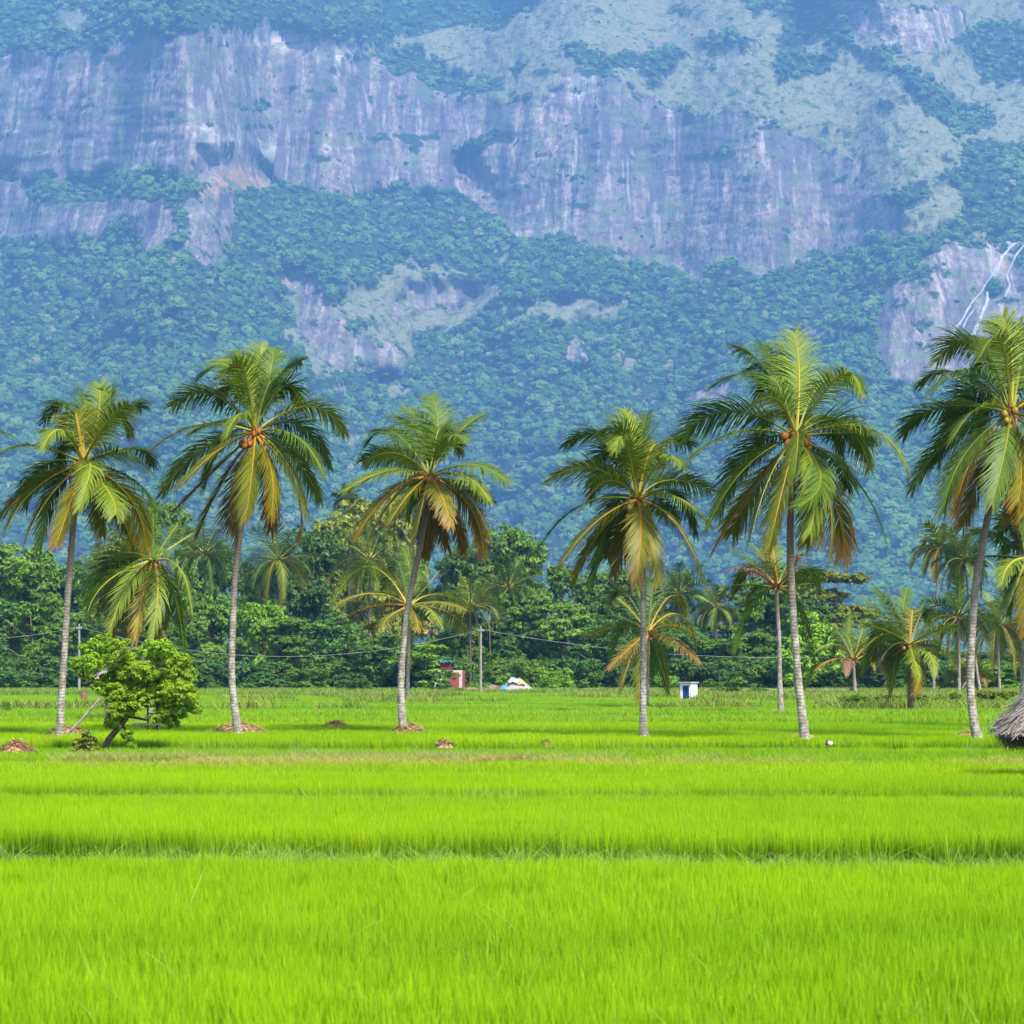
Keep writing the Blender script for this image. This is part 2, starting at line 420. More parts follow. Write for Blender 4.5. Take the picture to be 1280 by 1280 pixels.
D2 = D + cl_s * (flute + ledge) + (1 - cl_s) * ((fbm(U / 80 + Vv / 120 + 31, Vv / 90 - U / 300, 4) - .5) * (330 - 200 * cl_s - 210 * gl) + (fbm(U / 34 + Vv / 70 + 3, Vv / 60 + 20, 3) - .5) * 150 * (1 - gl) + (fbm(U / 16, Vv / 12 + U / 40, 4) - .5) * 50)
D2 += blur(CAVE.astype(np.float32), 1) * 190 * np.clip((244 - Vv) / 62, 0, 1) + blur(CAVE2.astype(np.float32), 1) * 110 * np.clip((262 - Vv) / 75, 0, 1) + blur(OVER.astype(np.float32), 2) * 60
MX = (U - 640) / F * D; MY = D2; MZ = CAMZ + E * D
MZ[0] = -6; MZ[1] = np.minimum(MZ[1], -1)
def mountain():
    nv, nu = U.shape
    V = np.stack([MX, MY, MZ], -1)
    # a back slope behind the top row
    back = V[-1].copy(); back[:, 1] += 900; back[:, 2] -= 600
    V = np.concatenate([V.reshape(-1, 3), back]); 
    i = (np.arange(nv)[:, None] * nu + np.arange(nu - 1)[None]).ravel()
    Fq = np.stack([i, i + 1, i + nu + 1, i + nu], -1)
    pale = blur((pm([(690,205),(722,200),(726,232),(700,236),(680,225)]) | pm([(668,250),(712,240),(718,290),(660,292)]) | pm([(712,92),(738,90),(745,130),(700,125)]) | pm([(240,160),(280,162),(345,190),(345,200),(290,182),(245,172)])
            | pm([(300,40),(420,60),(450,85),(440,100),(380,70),(310,55)])).astype(np.float32), 2)
    warm = blur((pm([(392,122),(406,126),(418,140),(400,142)]) | pm([(255,205),(300,190),(350,225),(352,238),(310,236),(252,244)]) | pm([(568,188),(582,200),(590,215),(572,205)]) | pm([(1240,330),(1262,330),(1265,345),(1235,348)])).astype(np.float32), 2)
    A = np.stack([cl, gl, pale, warm], -1).reshape(-1, 4); A = np.concatenate([A, np.tile([0, 0, 0, 0], (nu, 1))])
    me = np_mesh('mountain', V, Fq, [mount_mat()], smooth=True, attrs={'zone': A})
    tag(link(bpy.data.objects.new('mountain', me)), kind='structure', label='steep mountain with rock cliffs and forested slopes')
def mount_mat():
    m = NT('mountain_surface'); a = m.attr('zone'); sep = m.node("ShaderNodeSeparateColor"); m.set(sep.inputs[0], a.outputs['Color'])
    warm = a.outputs['Alpha']
    rock, grass, pale = sep.outputs
    fine = m.noise(.025, m.coords(), 6, .65)
    streak = m.noise(.030, m.coords((1, .35, .12)), 7, .66)
    streak2 = m.noise(.0055, m.coords((1, .3, .16)), 5, .6)
    col = m.ramp(streak, [(.36, (.10, .074, .075)), (.45, (.22, .165, .15)), (.53, (.35, .27, .235)), (.64, (.60, .48, .40))])
    grain = m.noise(.075, m.coords((1, .4, .8)), 6, .7)
    col = m.mix(m.smooth(grain, .42, .60), m.mix(.5, col, (.10, .09, .09)), m.mix(.25, col, (.62, .55, .48)))
    col = m.mix(m.smooth(streak2, .46, .56), col, m.mix(.42, col, (.15, .13, .15)))
    col = m.mix(m.math('MULTIPLY', pale, m.smooth(streak, .35, .6)), col, (.62, .56, .48))
    col = m.mix(m.math('MULTIPLY', warm, m.smooth(fine, .35, .6)), col, (.50, .27, .16))
    stain = m.noise(.020, m.coords((1, .15, .045)), 6, .62); col = m.mix(m.math('MULTIPLY', m.smooth(stain, .50, .57), .75), col, (.085, .08, .10))
    pl = m.noise(.033, m.coords((1, .15, .05)), 5, .6); col = m.mix(m.math('MULTIPLY', m.smooth(pl, .58, .66), .45), col, (.66, .60, .54))
    crk = m.noise(.016, m.coords((.35, .35, 2.2)), 6, .65); col = m.mix(m.math('MULTIPLY', m.smooth(crk, .57, .62), .5), col, (.10, .09, .10))
    # tufts of green clinging to the rock
    tuft = m.smooth(m.noise(.02, m.coords((.7, .5, 1.3)), 8, .75), .505, .55)
    col = m.mix(m.math('MULTIPLY', tuft, .55), col, (.13, .21, .07))
    gcol = m.ramp(m.noise(.03, m.coords((1, .6, 1.8)), 6, .75), [(.38, (.06, .11, .035)), (.45, (.17, .21, .07)), (.48, (.27, .235, .20)), (.515, (.21, .28, .08)), (.55, (.31, .27, .23)), (.61, (.14, .19, .06))])
    e1 = m.math('ADD', rock, m.math('MULTIPLY', m.math('SUBTRACT', fine, .5), 3.2))
    e2 = m.math('ADD', grass, m.math('MULTIPLY', m.math('SUBTRACT', fine, .5), 3.0))
    base = m.mix(m.smooth(e2, .30, .75), (.03, .065, .02), gcol)
    base = m.mix(m.smooth(e1, .40, .60), base, col)
    m.base(base, .9, .15)
    hh = m.math('ADD', streak, m.math('MULTIPLY', fine, .8)); m.bump(hh, 1.0, 16)
    return m.mat
mountain()

def crown_proto(name, seed, mat, sub=3, squash=.8):
    import bmesh
    rr = random.Random(seed); bm = bmesh.new(); bmesh.ops.create_icosphere(bm, subdivisions=sub, radius=1)
    off = Vector((rr.random() * 50, rr.random() * 50, rr.random() * 50))
    for v in bm.verts:
        p = v.co.copy()
        d = mnoise.voronoi(p * 1.7 + off)[0][0]
        n2 = mnoise.noise(p * 5 + off)
        v.co = p * (1.12 - .55 * d + .22 * n2 + rr.uniform(-.06, .06)); v.co.z *= squash
        if v.co.z < -.35: v.co.z = -.35
    me = bpy.data.meshes.new(name); bm.to_mesh(me); bm.free(); me.materials.append(mat)
    return bpy.data.objects.new(name, me)
def mountain_forest():
    m = NT('mountain_foliage'); r_ = m.rnd(); nz = m.noise(2.2, m.coords(), 4, .7)
    col = m.ramp(r_, [(0, (.03, .075, .02)), (.5, (.065, .155, .03)), (.85, (.11, .22, .04)), (.96, (.13, .23, .05)), (1, (.24, .24, .14))])
    col = m.mix(m.smooth(nz, .4, .7), col, m.mix(.5, col, (.10, .17, .035)))
    m.base(col, .8, .1)
    protos = [crown_proto('forest_crown', 10 + k, m.mat) for k in range(6)]
    fm = 1 - np.clip(blur(np.maximum(cl, gl), 5), 0, 1); fm = np.where(np.maximum(cl, gl) > .6, np.minimum(fm, .5), fm)
    rs = np.random.RandomState(5); N = 74000
    u = rs.uniform(US[0] + 5, US[-1] - 5, N); v = rs.uniform(VS[-1] + 5, 858, N)
    fi = (u - US[0]) / STEP; vi = (VS[0] - v) / STEP
    i0 = fi.astype(int); j0 = vi.astype(int); fx = fi - i0; fy = vi - j0
    def smp(A): return (A[j0, i0] * (1 - fx) + A[j0, i0 + 1] * fx) * (1 - fy) + (A[j0 + 1, i0] * (1 - fx) + A[j0 + 1, i0 + 1] * fx) * fy
    f = smp(fm); pxm = smp(PXM)
    dens = np.clip((f - .18) / .5, 0, 1) ** 1.3
    dens = np.maximum(dens, np.where(smp(gl) > .5, .05, .02))
    clear = fbm(u / 40, v / 25, 3)
    dens = dens * np.where(clear > .70, .3, 1)
    keep = rs.rand(N) < dens
    P = np.stack([smp(MX), smp(MY), smp(MZ)], -1)[keep]
    k = len(P); pp = pxm[keep]; small = np.interp(f[keep], [0, .35, .75], [.38, .55, 1])
    s = rs.gamma(5, 1 / 5., k) * 9.6 * small
    s = np.clip(s, 3, 22); P[:, 2] += s * .25
    rot = np.stack([rs.uniform(-.15, .15, k), rs.uniform(-.15, .15, k), rs.uniform(0, 6.28, k)], -1)
    sc = np.stack([s, s, s * rs.uniform(.8, 1.25, k)], -1)
    scatter('mountain_forest', P, rot, sc, rs.randint(0, 6, k), protos, 'dense forest covering the mountain slopes')
mountain_forest()

def waterfall():
    m = NT('white_water'); m.base(m.ramp(m.noise(.05, m.coords((1, 1, .5))), [(.35, (.34, .34, .36)), (.6, (.56, .56, .58))]), .5)
    lines = [([(1268,305),(1252,322),(1246,342),(1238,365),(1228,392),(1216,420)], 5.0), ([(1257,318),(1250,325),(1240,345),(1226,366),(1214,380),(1204,398),(1192,415),(1180,445),(1168,470)], 3.4),
             ([(1285,300),(1268,322),(1258,345),(1262,358),(1256,372)], 3.0), ([(1219,385),(1208,400),(1203,412)], 2.2)]
    b = MB()
    for ln, wd in lines:
        P = []
        for i in range(len(ln) - 1):
            n = 6
            for q in range(n):
                t = q / n; P.append((ln[i][0] * (1 - t) + ln[i+1][0] * t + random.uniform(-.3, .3), ln[i][1] * (1 - t) + ln[i+1][1] * t))
        P.append(ln[-1]); V = []
        for i, (px, py) in enumerate(P):
            ww = wd * random.uniform(.75, 1.25)
            for sx in (-1, -.3, .3, 1):
                ux = px + sx * ww * .5; fi = min(max((ux - US[0]) / STEP, 0), len(US) - 2); vi = min(max((VS[0] - py) / STEP, 0), len(VS) - 2)
                a, b_ = int(fi), int(vi); fx, fy = fi - a, vi - b_
                g = lambda A: (A[b_, a] * (1 - fx) + A[b_, a+1] * fx) * (1 - fy) + (A[b_+1, a] * (1 - fx) + A[b_+1, a+1] * fx) * fy
                V.append((g(MX), g(MY) - 9 + abs(sx) * 5, g(MZ) + 1))
        b.add(V, [(i*4 + j, i*4 + j + 1, i*4 + j + 5, i*4 + j + 4) for i in range(len(P) - 1) for j in range(3)])
    tag(b.obj('waterfall', m.mat), kind='structure', label='thin white waterfall streaks running down the bare rock at right')
waterfall()

# ------------------------------------------------------------------ rice and grass
def blade_tuft(name, seed, n, rad, hmin, hmax, wid, lean, mat, seg=3, curl=.35):
    rs = np.random.RandomState(seed); V = []; Fq = []; lv = []
    for i in range(n):
        a = rs.uniform(0, 6.283); r_ = rad * math.sqrt(rs.rand()); x, y = r_ * math.cos(a), r_ * math.sin(a)
        h = rs.uniform(hmin, hmax); th = rs.uniform(0, 6.283); dx, dy = math.cos(th), math.sin(th)
        ln = rs.uniform(.1, 1) * lean; fa = rs.uniform(0, 3.14); cx, cy = math.cos(fa), math.sin(fa)
        rv = rs.rand(); b0 = len(V); wv = wid * rs.uniform(.7, 1.3)
        for s in range(seg + 1):
            t = s / seg; off = ln * h * (t * .6 + t * t * .9 * curl * 2); z = h * t * (1 - .25 * curl * t)
            wd = wv * (1 - t * t * .92) * .5
            if s == seg:
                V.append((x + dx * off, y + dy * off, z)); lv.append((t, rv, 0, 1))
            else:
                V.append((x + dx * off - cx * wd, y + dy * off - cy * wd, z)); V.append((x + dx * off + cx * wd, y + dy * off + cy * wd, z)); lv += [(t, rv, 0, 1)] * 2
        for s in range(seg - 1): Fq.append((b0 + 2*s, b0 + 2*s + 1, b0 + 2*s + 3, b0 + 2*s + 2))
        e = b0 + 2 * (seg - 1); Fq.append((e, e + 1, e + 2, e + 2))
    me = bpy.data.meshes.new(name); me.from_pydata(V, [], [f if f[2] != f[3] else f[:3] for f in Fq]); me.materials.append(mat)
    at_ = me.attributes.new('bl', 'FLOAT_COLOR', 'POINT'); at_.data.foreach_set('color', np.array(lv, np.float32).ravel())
    return bpy.data.objects.new(name, me)
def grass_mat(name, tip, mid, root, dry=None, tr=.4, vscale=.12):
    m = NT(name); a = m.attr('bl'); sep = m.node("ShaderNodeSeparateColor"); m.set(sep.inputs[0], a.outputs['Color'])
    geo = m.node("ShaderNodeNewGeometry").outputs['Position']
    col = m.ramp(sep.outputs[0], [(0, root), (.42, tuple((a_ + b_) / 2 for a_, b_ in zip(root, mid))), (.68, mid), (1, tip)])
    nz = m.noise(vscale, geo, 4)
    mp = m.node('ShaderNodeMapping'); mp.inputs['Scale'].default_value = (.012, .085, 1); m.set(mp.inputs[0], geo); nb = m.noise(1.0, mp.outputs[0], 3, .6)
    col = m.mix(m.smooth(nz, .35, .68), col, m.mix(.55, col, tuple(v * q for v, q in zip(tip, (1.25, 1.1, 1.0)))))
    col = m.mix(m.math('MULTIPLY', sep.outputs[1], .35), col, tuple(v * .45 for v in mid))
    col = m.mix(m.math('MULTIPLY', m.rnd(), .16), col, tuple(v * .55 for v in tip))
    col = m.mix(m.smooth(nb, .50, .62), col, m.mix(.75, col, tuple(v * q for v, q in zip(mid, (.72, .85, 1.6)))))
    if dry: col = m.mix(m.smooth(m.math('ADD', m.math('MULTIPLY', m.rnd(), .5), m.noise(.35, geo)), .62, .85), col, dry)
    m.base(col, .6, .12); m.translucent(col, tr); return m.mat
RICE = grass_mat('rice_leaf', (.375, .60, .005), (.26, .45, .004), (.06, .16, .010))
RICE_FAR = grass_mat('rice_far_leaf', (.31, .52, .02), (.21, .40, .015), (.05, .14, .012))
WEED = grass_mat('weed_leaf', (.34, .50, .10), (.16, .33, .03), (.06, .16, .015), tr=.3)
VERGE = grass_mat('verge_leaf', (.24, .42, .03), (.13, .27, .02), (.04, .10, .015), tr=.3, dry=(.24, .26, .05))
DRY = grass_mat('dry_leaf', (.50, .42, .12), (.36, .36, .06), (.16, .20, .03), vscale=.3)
def wedge(Y0, Y1, dens, rs, mar=3.0):
    k = .235; A = (Y1 - Y0) * (k * (Y0 + Y1) + 2 * mar); n = int(A * dens)
    Y = np.sqrt(rs.uniform(Y0 ** 2, Y1 ** 2, n)); X = rs.uniform(-1, 1, n) * (k * Y + mar); return X, Y
def fields():
    rs = np.random.RandomState(11)
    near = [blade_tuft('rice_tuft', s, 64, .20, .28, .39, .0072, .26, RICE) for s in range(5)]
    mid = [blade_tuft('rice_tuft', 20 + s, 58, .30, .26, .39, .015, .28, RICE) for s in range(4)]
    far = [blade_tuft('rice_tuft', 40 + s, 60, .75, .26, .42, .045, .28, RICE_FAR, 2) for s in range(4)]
    for nm, pr, Y0, Y1, dn, lab in (('rice', near, 9, 44, 26, 'young bright green rice in the front paddies'), ('rice', mid, 43, 85, 11, 'bright green rice in the paddies around the tall palms'),
                               ('rice', far, 83, 262, 2.3, 'bright green rice in the far paddies before the trees')):
        X, Y = wedge(Y0, Y1, dn, rs); ok = ~ingap(X, Y, .05)
        if Y1 > 200:
            ok &= ~((Y > 117) & (X > (1035 - 640) / F * Y))
        X, Y = X[ok], Y[ok]; n = len(X); Z = gz(X, Y) - .01
        hs = .90 + .22 * fbm(X * .45, Y * .45, 3) + rs.uniform(-.08, .08, n)
        rot = np.stack([rs.uniform(-.08, .08, n), rs.uniform(-.08, .08, n), rs.uniform(0, 6.28, n)], -1)
        scatter(nm, np.stack([X, Y, Z], -1), rot, np.stack([np.ones(n), np.ones(n), hs], -1), rs.randint(0, len(pr), n), pr, lab)
    # weeds along the bunds
    wt = [blade_tuft('weed_tuft', 60 + s, 22, .14, .20, .46, .014, .75, WEED, 4, .8) for s in range(4)]
    wl = [blade_tuft('weed_tuft', 70 + s, 46, .5, .18, .40, .035, .6, VERGE, 3, .6) for s in range(3)]
    P = []; 
    for k, g in enumerate(GAPS):
        Y = g[0]; xr = .235 * Y + 3; n = int(2 * xr * g[2] * 2 * (60 if k < 2 else 12 if k < 4 else 2.5))
        X = rs.uniform(-xr, xr, n); YY = gap_line(k, X) + rs.uniform(-1.1, .5 if k < 2 else 1, n) * g[2] * 1.0
        ok = fbm(X * .5 + k * 5, YY * .5, 2) > (.28 if k < 2 else .45)
        P.append(np.stack([X, YY, gz(X, YY), np.full(n, 0 if k < 4 else 1)], -1)[ok])
    P = np.concatenate(P); n = len(P); nearw = P[:, 3] == 0
    rot = np.stack([rs.uniform(-.3, .3, n), rs.uniform(-.3, .3, n), rs.uniform(0, 6.28, n)], -1)
    s = np.where(nearw, rs.uniform(.45, 1.05, n), rs.uniform(.6, 1.0, n))
    s = np.where(P[:, 1] < 45, s * .85, s)
    scatter('weeds', P[:, :3], rot, np.stack([s, s, s], -1), np.where(nearw, rs.randint(0, 4, n), 4 + rs.randint(0, 3, n)), wt + wl, 'pale weedy grass along the low bunds between paddies')
    # odd taller pale blades among the rice
    lt = [blade_tuft('stray_blades', 110 + s, 6, .12, .34, .50, .009, .8, WEED, 4, .8) for s in range(4)]
    X, Y = wedge(10, 58, 1.6, rs); ok = ~ingap(X, Y, .05); ok &= fbm(X * .3 + 9, Y * .3, 3) > .42; X, Y = X[ok], Y[ok]; n = len(X)
    scatter('stray_grass', np.stack([X, Y, gz(X, Y)], -1), np.stack([rs.uniform(-.2, .2, n), rs.uniform(-.2, .2, n), rs.uniform(0, 6.28, n)], -1), rs.uniform(.8, 1.1, (n, 1)) * np.ones((n, 3)), rs.randint(0, 4, n), lt, 'stray taller pale grass blades sticking out of the rice')
    # dry grass strip before the tall palms
    dt = [blade_tuft('dry_tuft', 80 + s, 34, .3, .12, .38, .016, .7, DRY, 3, .6) for s in range(3)]
    n = 17000; X = rs.uniform(-16, 16, n); Y = 52.2 + rs.normal(0, 1.9, n)
    den = np.interp(X, [-16, -12, -7, -3, 2, 6, 11, 16], [.05, .4, 1, 1, .3, .12, .2, .6]) * (fbm(X * .35, Y * .35 + 5, 3) > .45)
    ok = rs.rand(n) < den; X, Y = X[ok], Y[ok]; n = len(X)
    scatter('dry_grass', np.stack([X, Y, gz(X, Y)], -1), np.stack([np.zeros(n), np.zeros(n), rs.uniform(0, 6.28, n)], -1), rs.uniform(.7, 1.3, (n, 1)) * np.ones((n, 3)), rs.randint(0, 3, n), dt, 'yellowed dry grass strip in front of the tall palms')
    # rough grass verge at the far edge and right bank
    vt = [blade_tuft('verge_tuft', 90 + s, 60, .8, .3, .8, .06, .6, VERGE, 3, .6) for s in range(3)]
    n = 13000; Y = rs.uniform(116, 292, n); X = rs.uniform(-1, 1, n) * (.235 * Y + 3)
    ok = (Y > 252) | ((X > (1035 - 640) / F * Y)) ; ok |= (fbm(X * .1, Y * .06, 3) > .58) & (Y > 118)
    X, Y = X[ok], Y[ok]; n = len(X); s = rs.uniform(.6, 1.3, n)
    scatter('verge_grass', np.stack([X, Y, gz(X, Y)], -1), np.stack([np.zeros(n), np.zeros(n), rs.uniform(0, 6.28, n)], -1), np.stack([s, s, s], -1), rs.randint(0, 3, n), vt, 'rough green grass at the far edge of the fields')
fields()

# ------------------------------------------------------------------ palms
def frond_mesh(P0, P1, P2, L, mat, seed, nleaf=58, wscale=1.0, seg=4, lean=-.18, lf=1.0):
    """P0 root, P1 point at mid length, P2 tip : quadratic curve; leaflets both sides"""
    rs = np.random.RandomState(seed)
    C1 = 2 * P1 - (P0 + P2) / 2
    def pos(t): return P0 * (1-t)**2 + C1 * 2*t*(1-t) + P2 * t*t
    def tan(t): return (2*(1-t)*(C1 - P0) + 2*t*(P2 - C1)).normalized()
    V = []; Q = []; A = []
    # midrib : tapered three-sided strip
    nr = 16; r0 = .045 * wscale
    hor = (P2 - P0) ; hor.z *= .15
    side = hor.cross(Vector((0, 0, 1)))
    if side.length < .25: side = Vector((1, rs.uniform(-.4, .4), 0))
    side.normalize(); tw = rs.uniform(-.35, .9)
    for i in range(nr + 1):
        t = i / nr; p = pos(t); T = tan(t); S = (side - T * side.dot(T)).normalized(); N = S.cross(T).normalized()
        rr = r0 * (1 - .85 * t) * (1.6 if i == 0 else 1)
        for dv in (S * rr, N * rr * .8, -S * rr, -N * rr * .8): V.append(p + dv); A.append((t, 0, .5, 1))
    for i in range(nr):
        for j in range(4): Q.append((i*4 + j, i*4 + (j+1) % 4, (i+1)*4 + (j+1) % 4, (i+1)*4 + j))
    b0 = len(V); sv = P2 - P0; Lf = L * (.20 + .095 * min(1, math.hypot(sv.x, sv.z) / (L * .8))) * lf
    down = Vector((0, 0, -1)); wind = Vector((lean, .05, 0))
    for k in range(nleaf):
        t = .13 + .87 * (k + rs.uniform(-.3, .3)) / (nleaf - 1); t = min(max(t, .12), 1.0)
        p = pos(t); T = tan(t); S = (side - T * side.dot(T)).normalized(); N = S.cross(T).normalized()
        if N.z < 0: N = -N
        for sg in (-1, 1):
            if rs.rand() < .035: continue
            prof = min(1, .5 + 3.5 * (t - .12)) * (1 - .60 * max(0, (t - .5) / .5) ** 1.8)
            l = Lf * prof * rs.uniform(.78, 1.14); ang = 1.10 - .50 * t + rs.uniform(-.17, .17); ang *= 1 - .38 * max(0, -T.z)
            sw = -1 if S.y > 0 else 1; sd = S * sg * math.cos(tw) + N * (.22 + sw * sg * math.sin(tw))
            d = (sd.normalized() * math.sin(ang) + T * math.cos(ang)).normalized()
            q = p.copy(); rv = rs.rand(); base = len(V); wd0 = .036 * wscale * (.7 + .5 * prof)
            wv = T.cross(d).cross(d).normalized() if T.cross(d).length > 1e-3 else S
            droop = rs.uniform(.12, .46)
            for s in range(seg + 1):
                u = s / seg; ww = wd0 * (1 - .88 * u ** 1.5) * .5 * (1.0 if s else .6)
                wv2 = (wv - d * wv.dot(d)).normalized()
                V.append(q - wv2 * ww); V.append(q + wv2 * ww); A.append((t, u, rv, 0)); A.append((t, u, rv, 0))
                d = (d + (down * droop + wind * .35) * (.35 + u * .9)).normalized(); q = q + d * (l / seg)
            for s in range(seg): Q.append((base + 2*s, base + 2*s + 1, base + 2*s + 3, base + 2*s + 2))
    return np_mesh('frond', [tuple(v) for v in V], Q, [mat], attrs={'leafuv': np.array(A, np.float32)})

def nut_mesh(kind):
    import bmesh
    bm = bmesh.new(); bmesh.ops.create_icosphere(bm, subdivisions=2, radius=.10)
    for v in bm.verts:
        v.co.z *= 1.25; 
        if v.co.z > 0: v.co.x *= 1 - v.co.z * 1.3; v.co.y *= 1 - v.co.z * 1.3
    me = bpy.data.meshes.new('coconut'); bm.to_mesh(me); bm.free(); me.materials.append(NUT[kind])
    for p in me.polygons: p.use_smooth = True
    return me
NUTM = {k: nut_mesh(k) for k in NUT}

def sheath_mesh(rad, seed):
    rs = random.Random(seed); b = MB()
    for k in range(16):
        a = rs.uniform(0, 6.28); el = rs.uniform(-.5, 1.2); l = rad * rs.uniform(.9, 1.9)
        d = Vector((math.cos(a) * math.cos(el), math.sin(a) * math.cos(el), math.sin(el)))
        b.tube([(0, 0, -rad * .4), d * l * .5, d * l + Vector((0, 0, -.08))], [rad * .42, rad * .2, rad * .05], 5)
    for k in range(14):   # hanging flower stalks
        a = rs.uniform(0, 6.28); l = rad * rs.uniform(1.4, 2.6); d = Vector((math.cos(a), math.sin(a), 0))
        b.tube([d * rad * .3, d * rad * 1.1 + Vector((0, 0, rad * .3)), d * l + Vector((0, 0, -rad * rs.uniform(.2, 1.1)))], [.02, .014, .006], 4)
    return b

def palm(name, label, group, trunk_px, Y, base_z, tw, fronds, center, L, nuts=0, nutk='o', nleaf=80, seed=1, wscale=1.0, extra=7, lean=-.32, bark=None, seg=4, lf=None):
    """trunk_px: photo points from base to crown, fronds: (mid, tip, side, colour) in photo pixels; side = +1 away, -1 towards the camera"""
    rs = random.Random(seed); lf = lf or (1 if L < 3.9 else .80 if L < 5 else .68)
    bp = at(trunk_px[0][0], trunk_px[0][1], Y); origin = Vector((bp.x, Y, base_z))
    root = empty(name, origin); tag(root, label, 'palm tree', group)
    P = [at(x, y, Y) - origin for x, y in trunk_px]; P[0].z = 0
    cen = at(center[0], center[1], Y) - origin
    P.append(cen)
    # resample trunk smoothly (Catmull-Rom)
    pts = []; K = [P[0] * 2 - P[1]] + P + [P[-1] * 2 - P[-2]]
    for i in range(1, len(K) - 2):
        n = max(3, int((K[i+1] - K[i]).length / .35))
        for q in range(n):
            t = q / n
            pts.append(.5 * ((2 * K[i]) + (K[i+1] - K[i-1]) * t + (2*K[i-1] - 5*K[i] + 4*K[i+1] - K[i+2]) * t*t + (-K[i-1] + 3*K[i] - 3*K[i+1] + K[i+2]) * t**3))
    pts.append(P[-1]); n = len(pts)
    rad = [tw * (.50 + .42 * math.exp(-i * .35 / .55) + .16 * (1 - i / n)) * (1 + .012 * math.sin(i * 2.1) + rs.uniform(-.02, .02)) for i in range(n)]
    pts = [Vector((0, 0, -.15))] + pts; rad = [rad[0] * 1.15] + rad
    b = MB(); b.tube(pts, rad, 12, 0, .18); b.obj('trunk', bark or BARK_P, root, True)
    sh = sheath_mesh(tw * 1.15, seed).obj('crown_heart', FIBRE, root); sh.location = cen
    fr = list(fronds)
    for i, f in enumerate(fr):
        (mx, my), (tx, ty), sd, colr = f
        M = at(mx, my, Y) - origin; T = at(tx, ty, Y) - origin
        c0 = cen + Vector(((M - cen).x * .06, sd * .05, (M - cen).z * .06))
        s = (M - c0).length + (T - M).length; dep = math.sqrt(max(L * L - s * s, (.25 * L) ** 2)) * .8
        M = M + Vector((0, sd * dep * .62, 0)); T = T + Vector((0, sd * dep, 0))
        Lr = (M - c0).length + (T - M).length
        me = frond_mesh(c0, M, T, max(Lr, L * .8), FROND[colr], seed * 100 + i, nleaf, wscale, seg, lean, lf)
        link(bpy.data.objects.new('frond', me), root)
    for k in range(extra):      # fronds on the far side that fill the crown
        az = R(rs.uniform(30, 150)); el = rs.uniform(-.7, 1.2); l = L * .92
        d = Vector((math.cos(az) * math.cos(el), math.sin(az) * math.cos(el), math.sin(el)))
        M = cen + d * l * .5 + Vector((0, 0, l * .04)); T = cen + d * l * .82 + Vector((0, 0, -l * .38))
        me = frond_mesh(cen, M, T, l, FROND[rs.choice('gddo')], seed * 100 + 60 + k, nleaf, wscale, seg, lean, lf)
        link(bpy.data.objects.new('frond', me), root)
    for k in range(nuts):
        a = rs.uniform(0, 6.28); r_ = tw * rs.uniform(1.3, 2.3)
        o = link(bpy.data.objects.new('coconut', NUTM[nutk]), root)
        o.location = cen + Vector((math.cos(a) * r_, math.sin(a) * r_ * .6 - .30, rs.uniform(-.55, .0)))
        o.rotation_euler = (rs.uniform(-.5, .5), rs.uniform(-.5, .5), 0); s = rs.uniform(.75, 1.1); o.scale = (s, s, s)
    return root
def cv(lst, ox, oy, sc):
    return [((ox + a * sc, oy + b * sc), (ox + c_ * sc, oy + d * sc), s, col) for a, b, c_, d, s, col in lst]

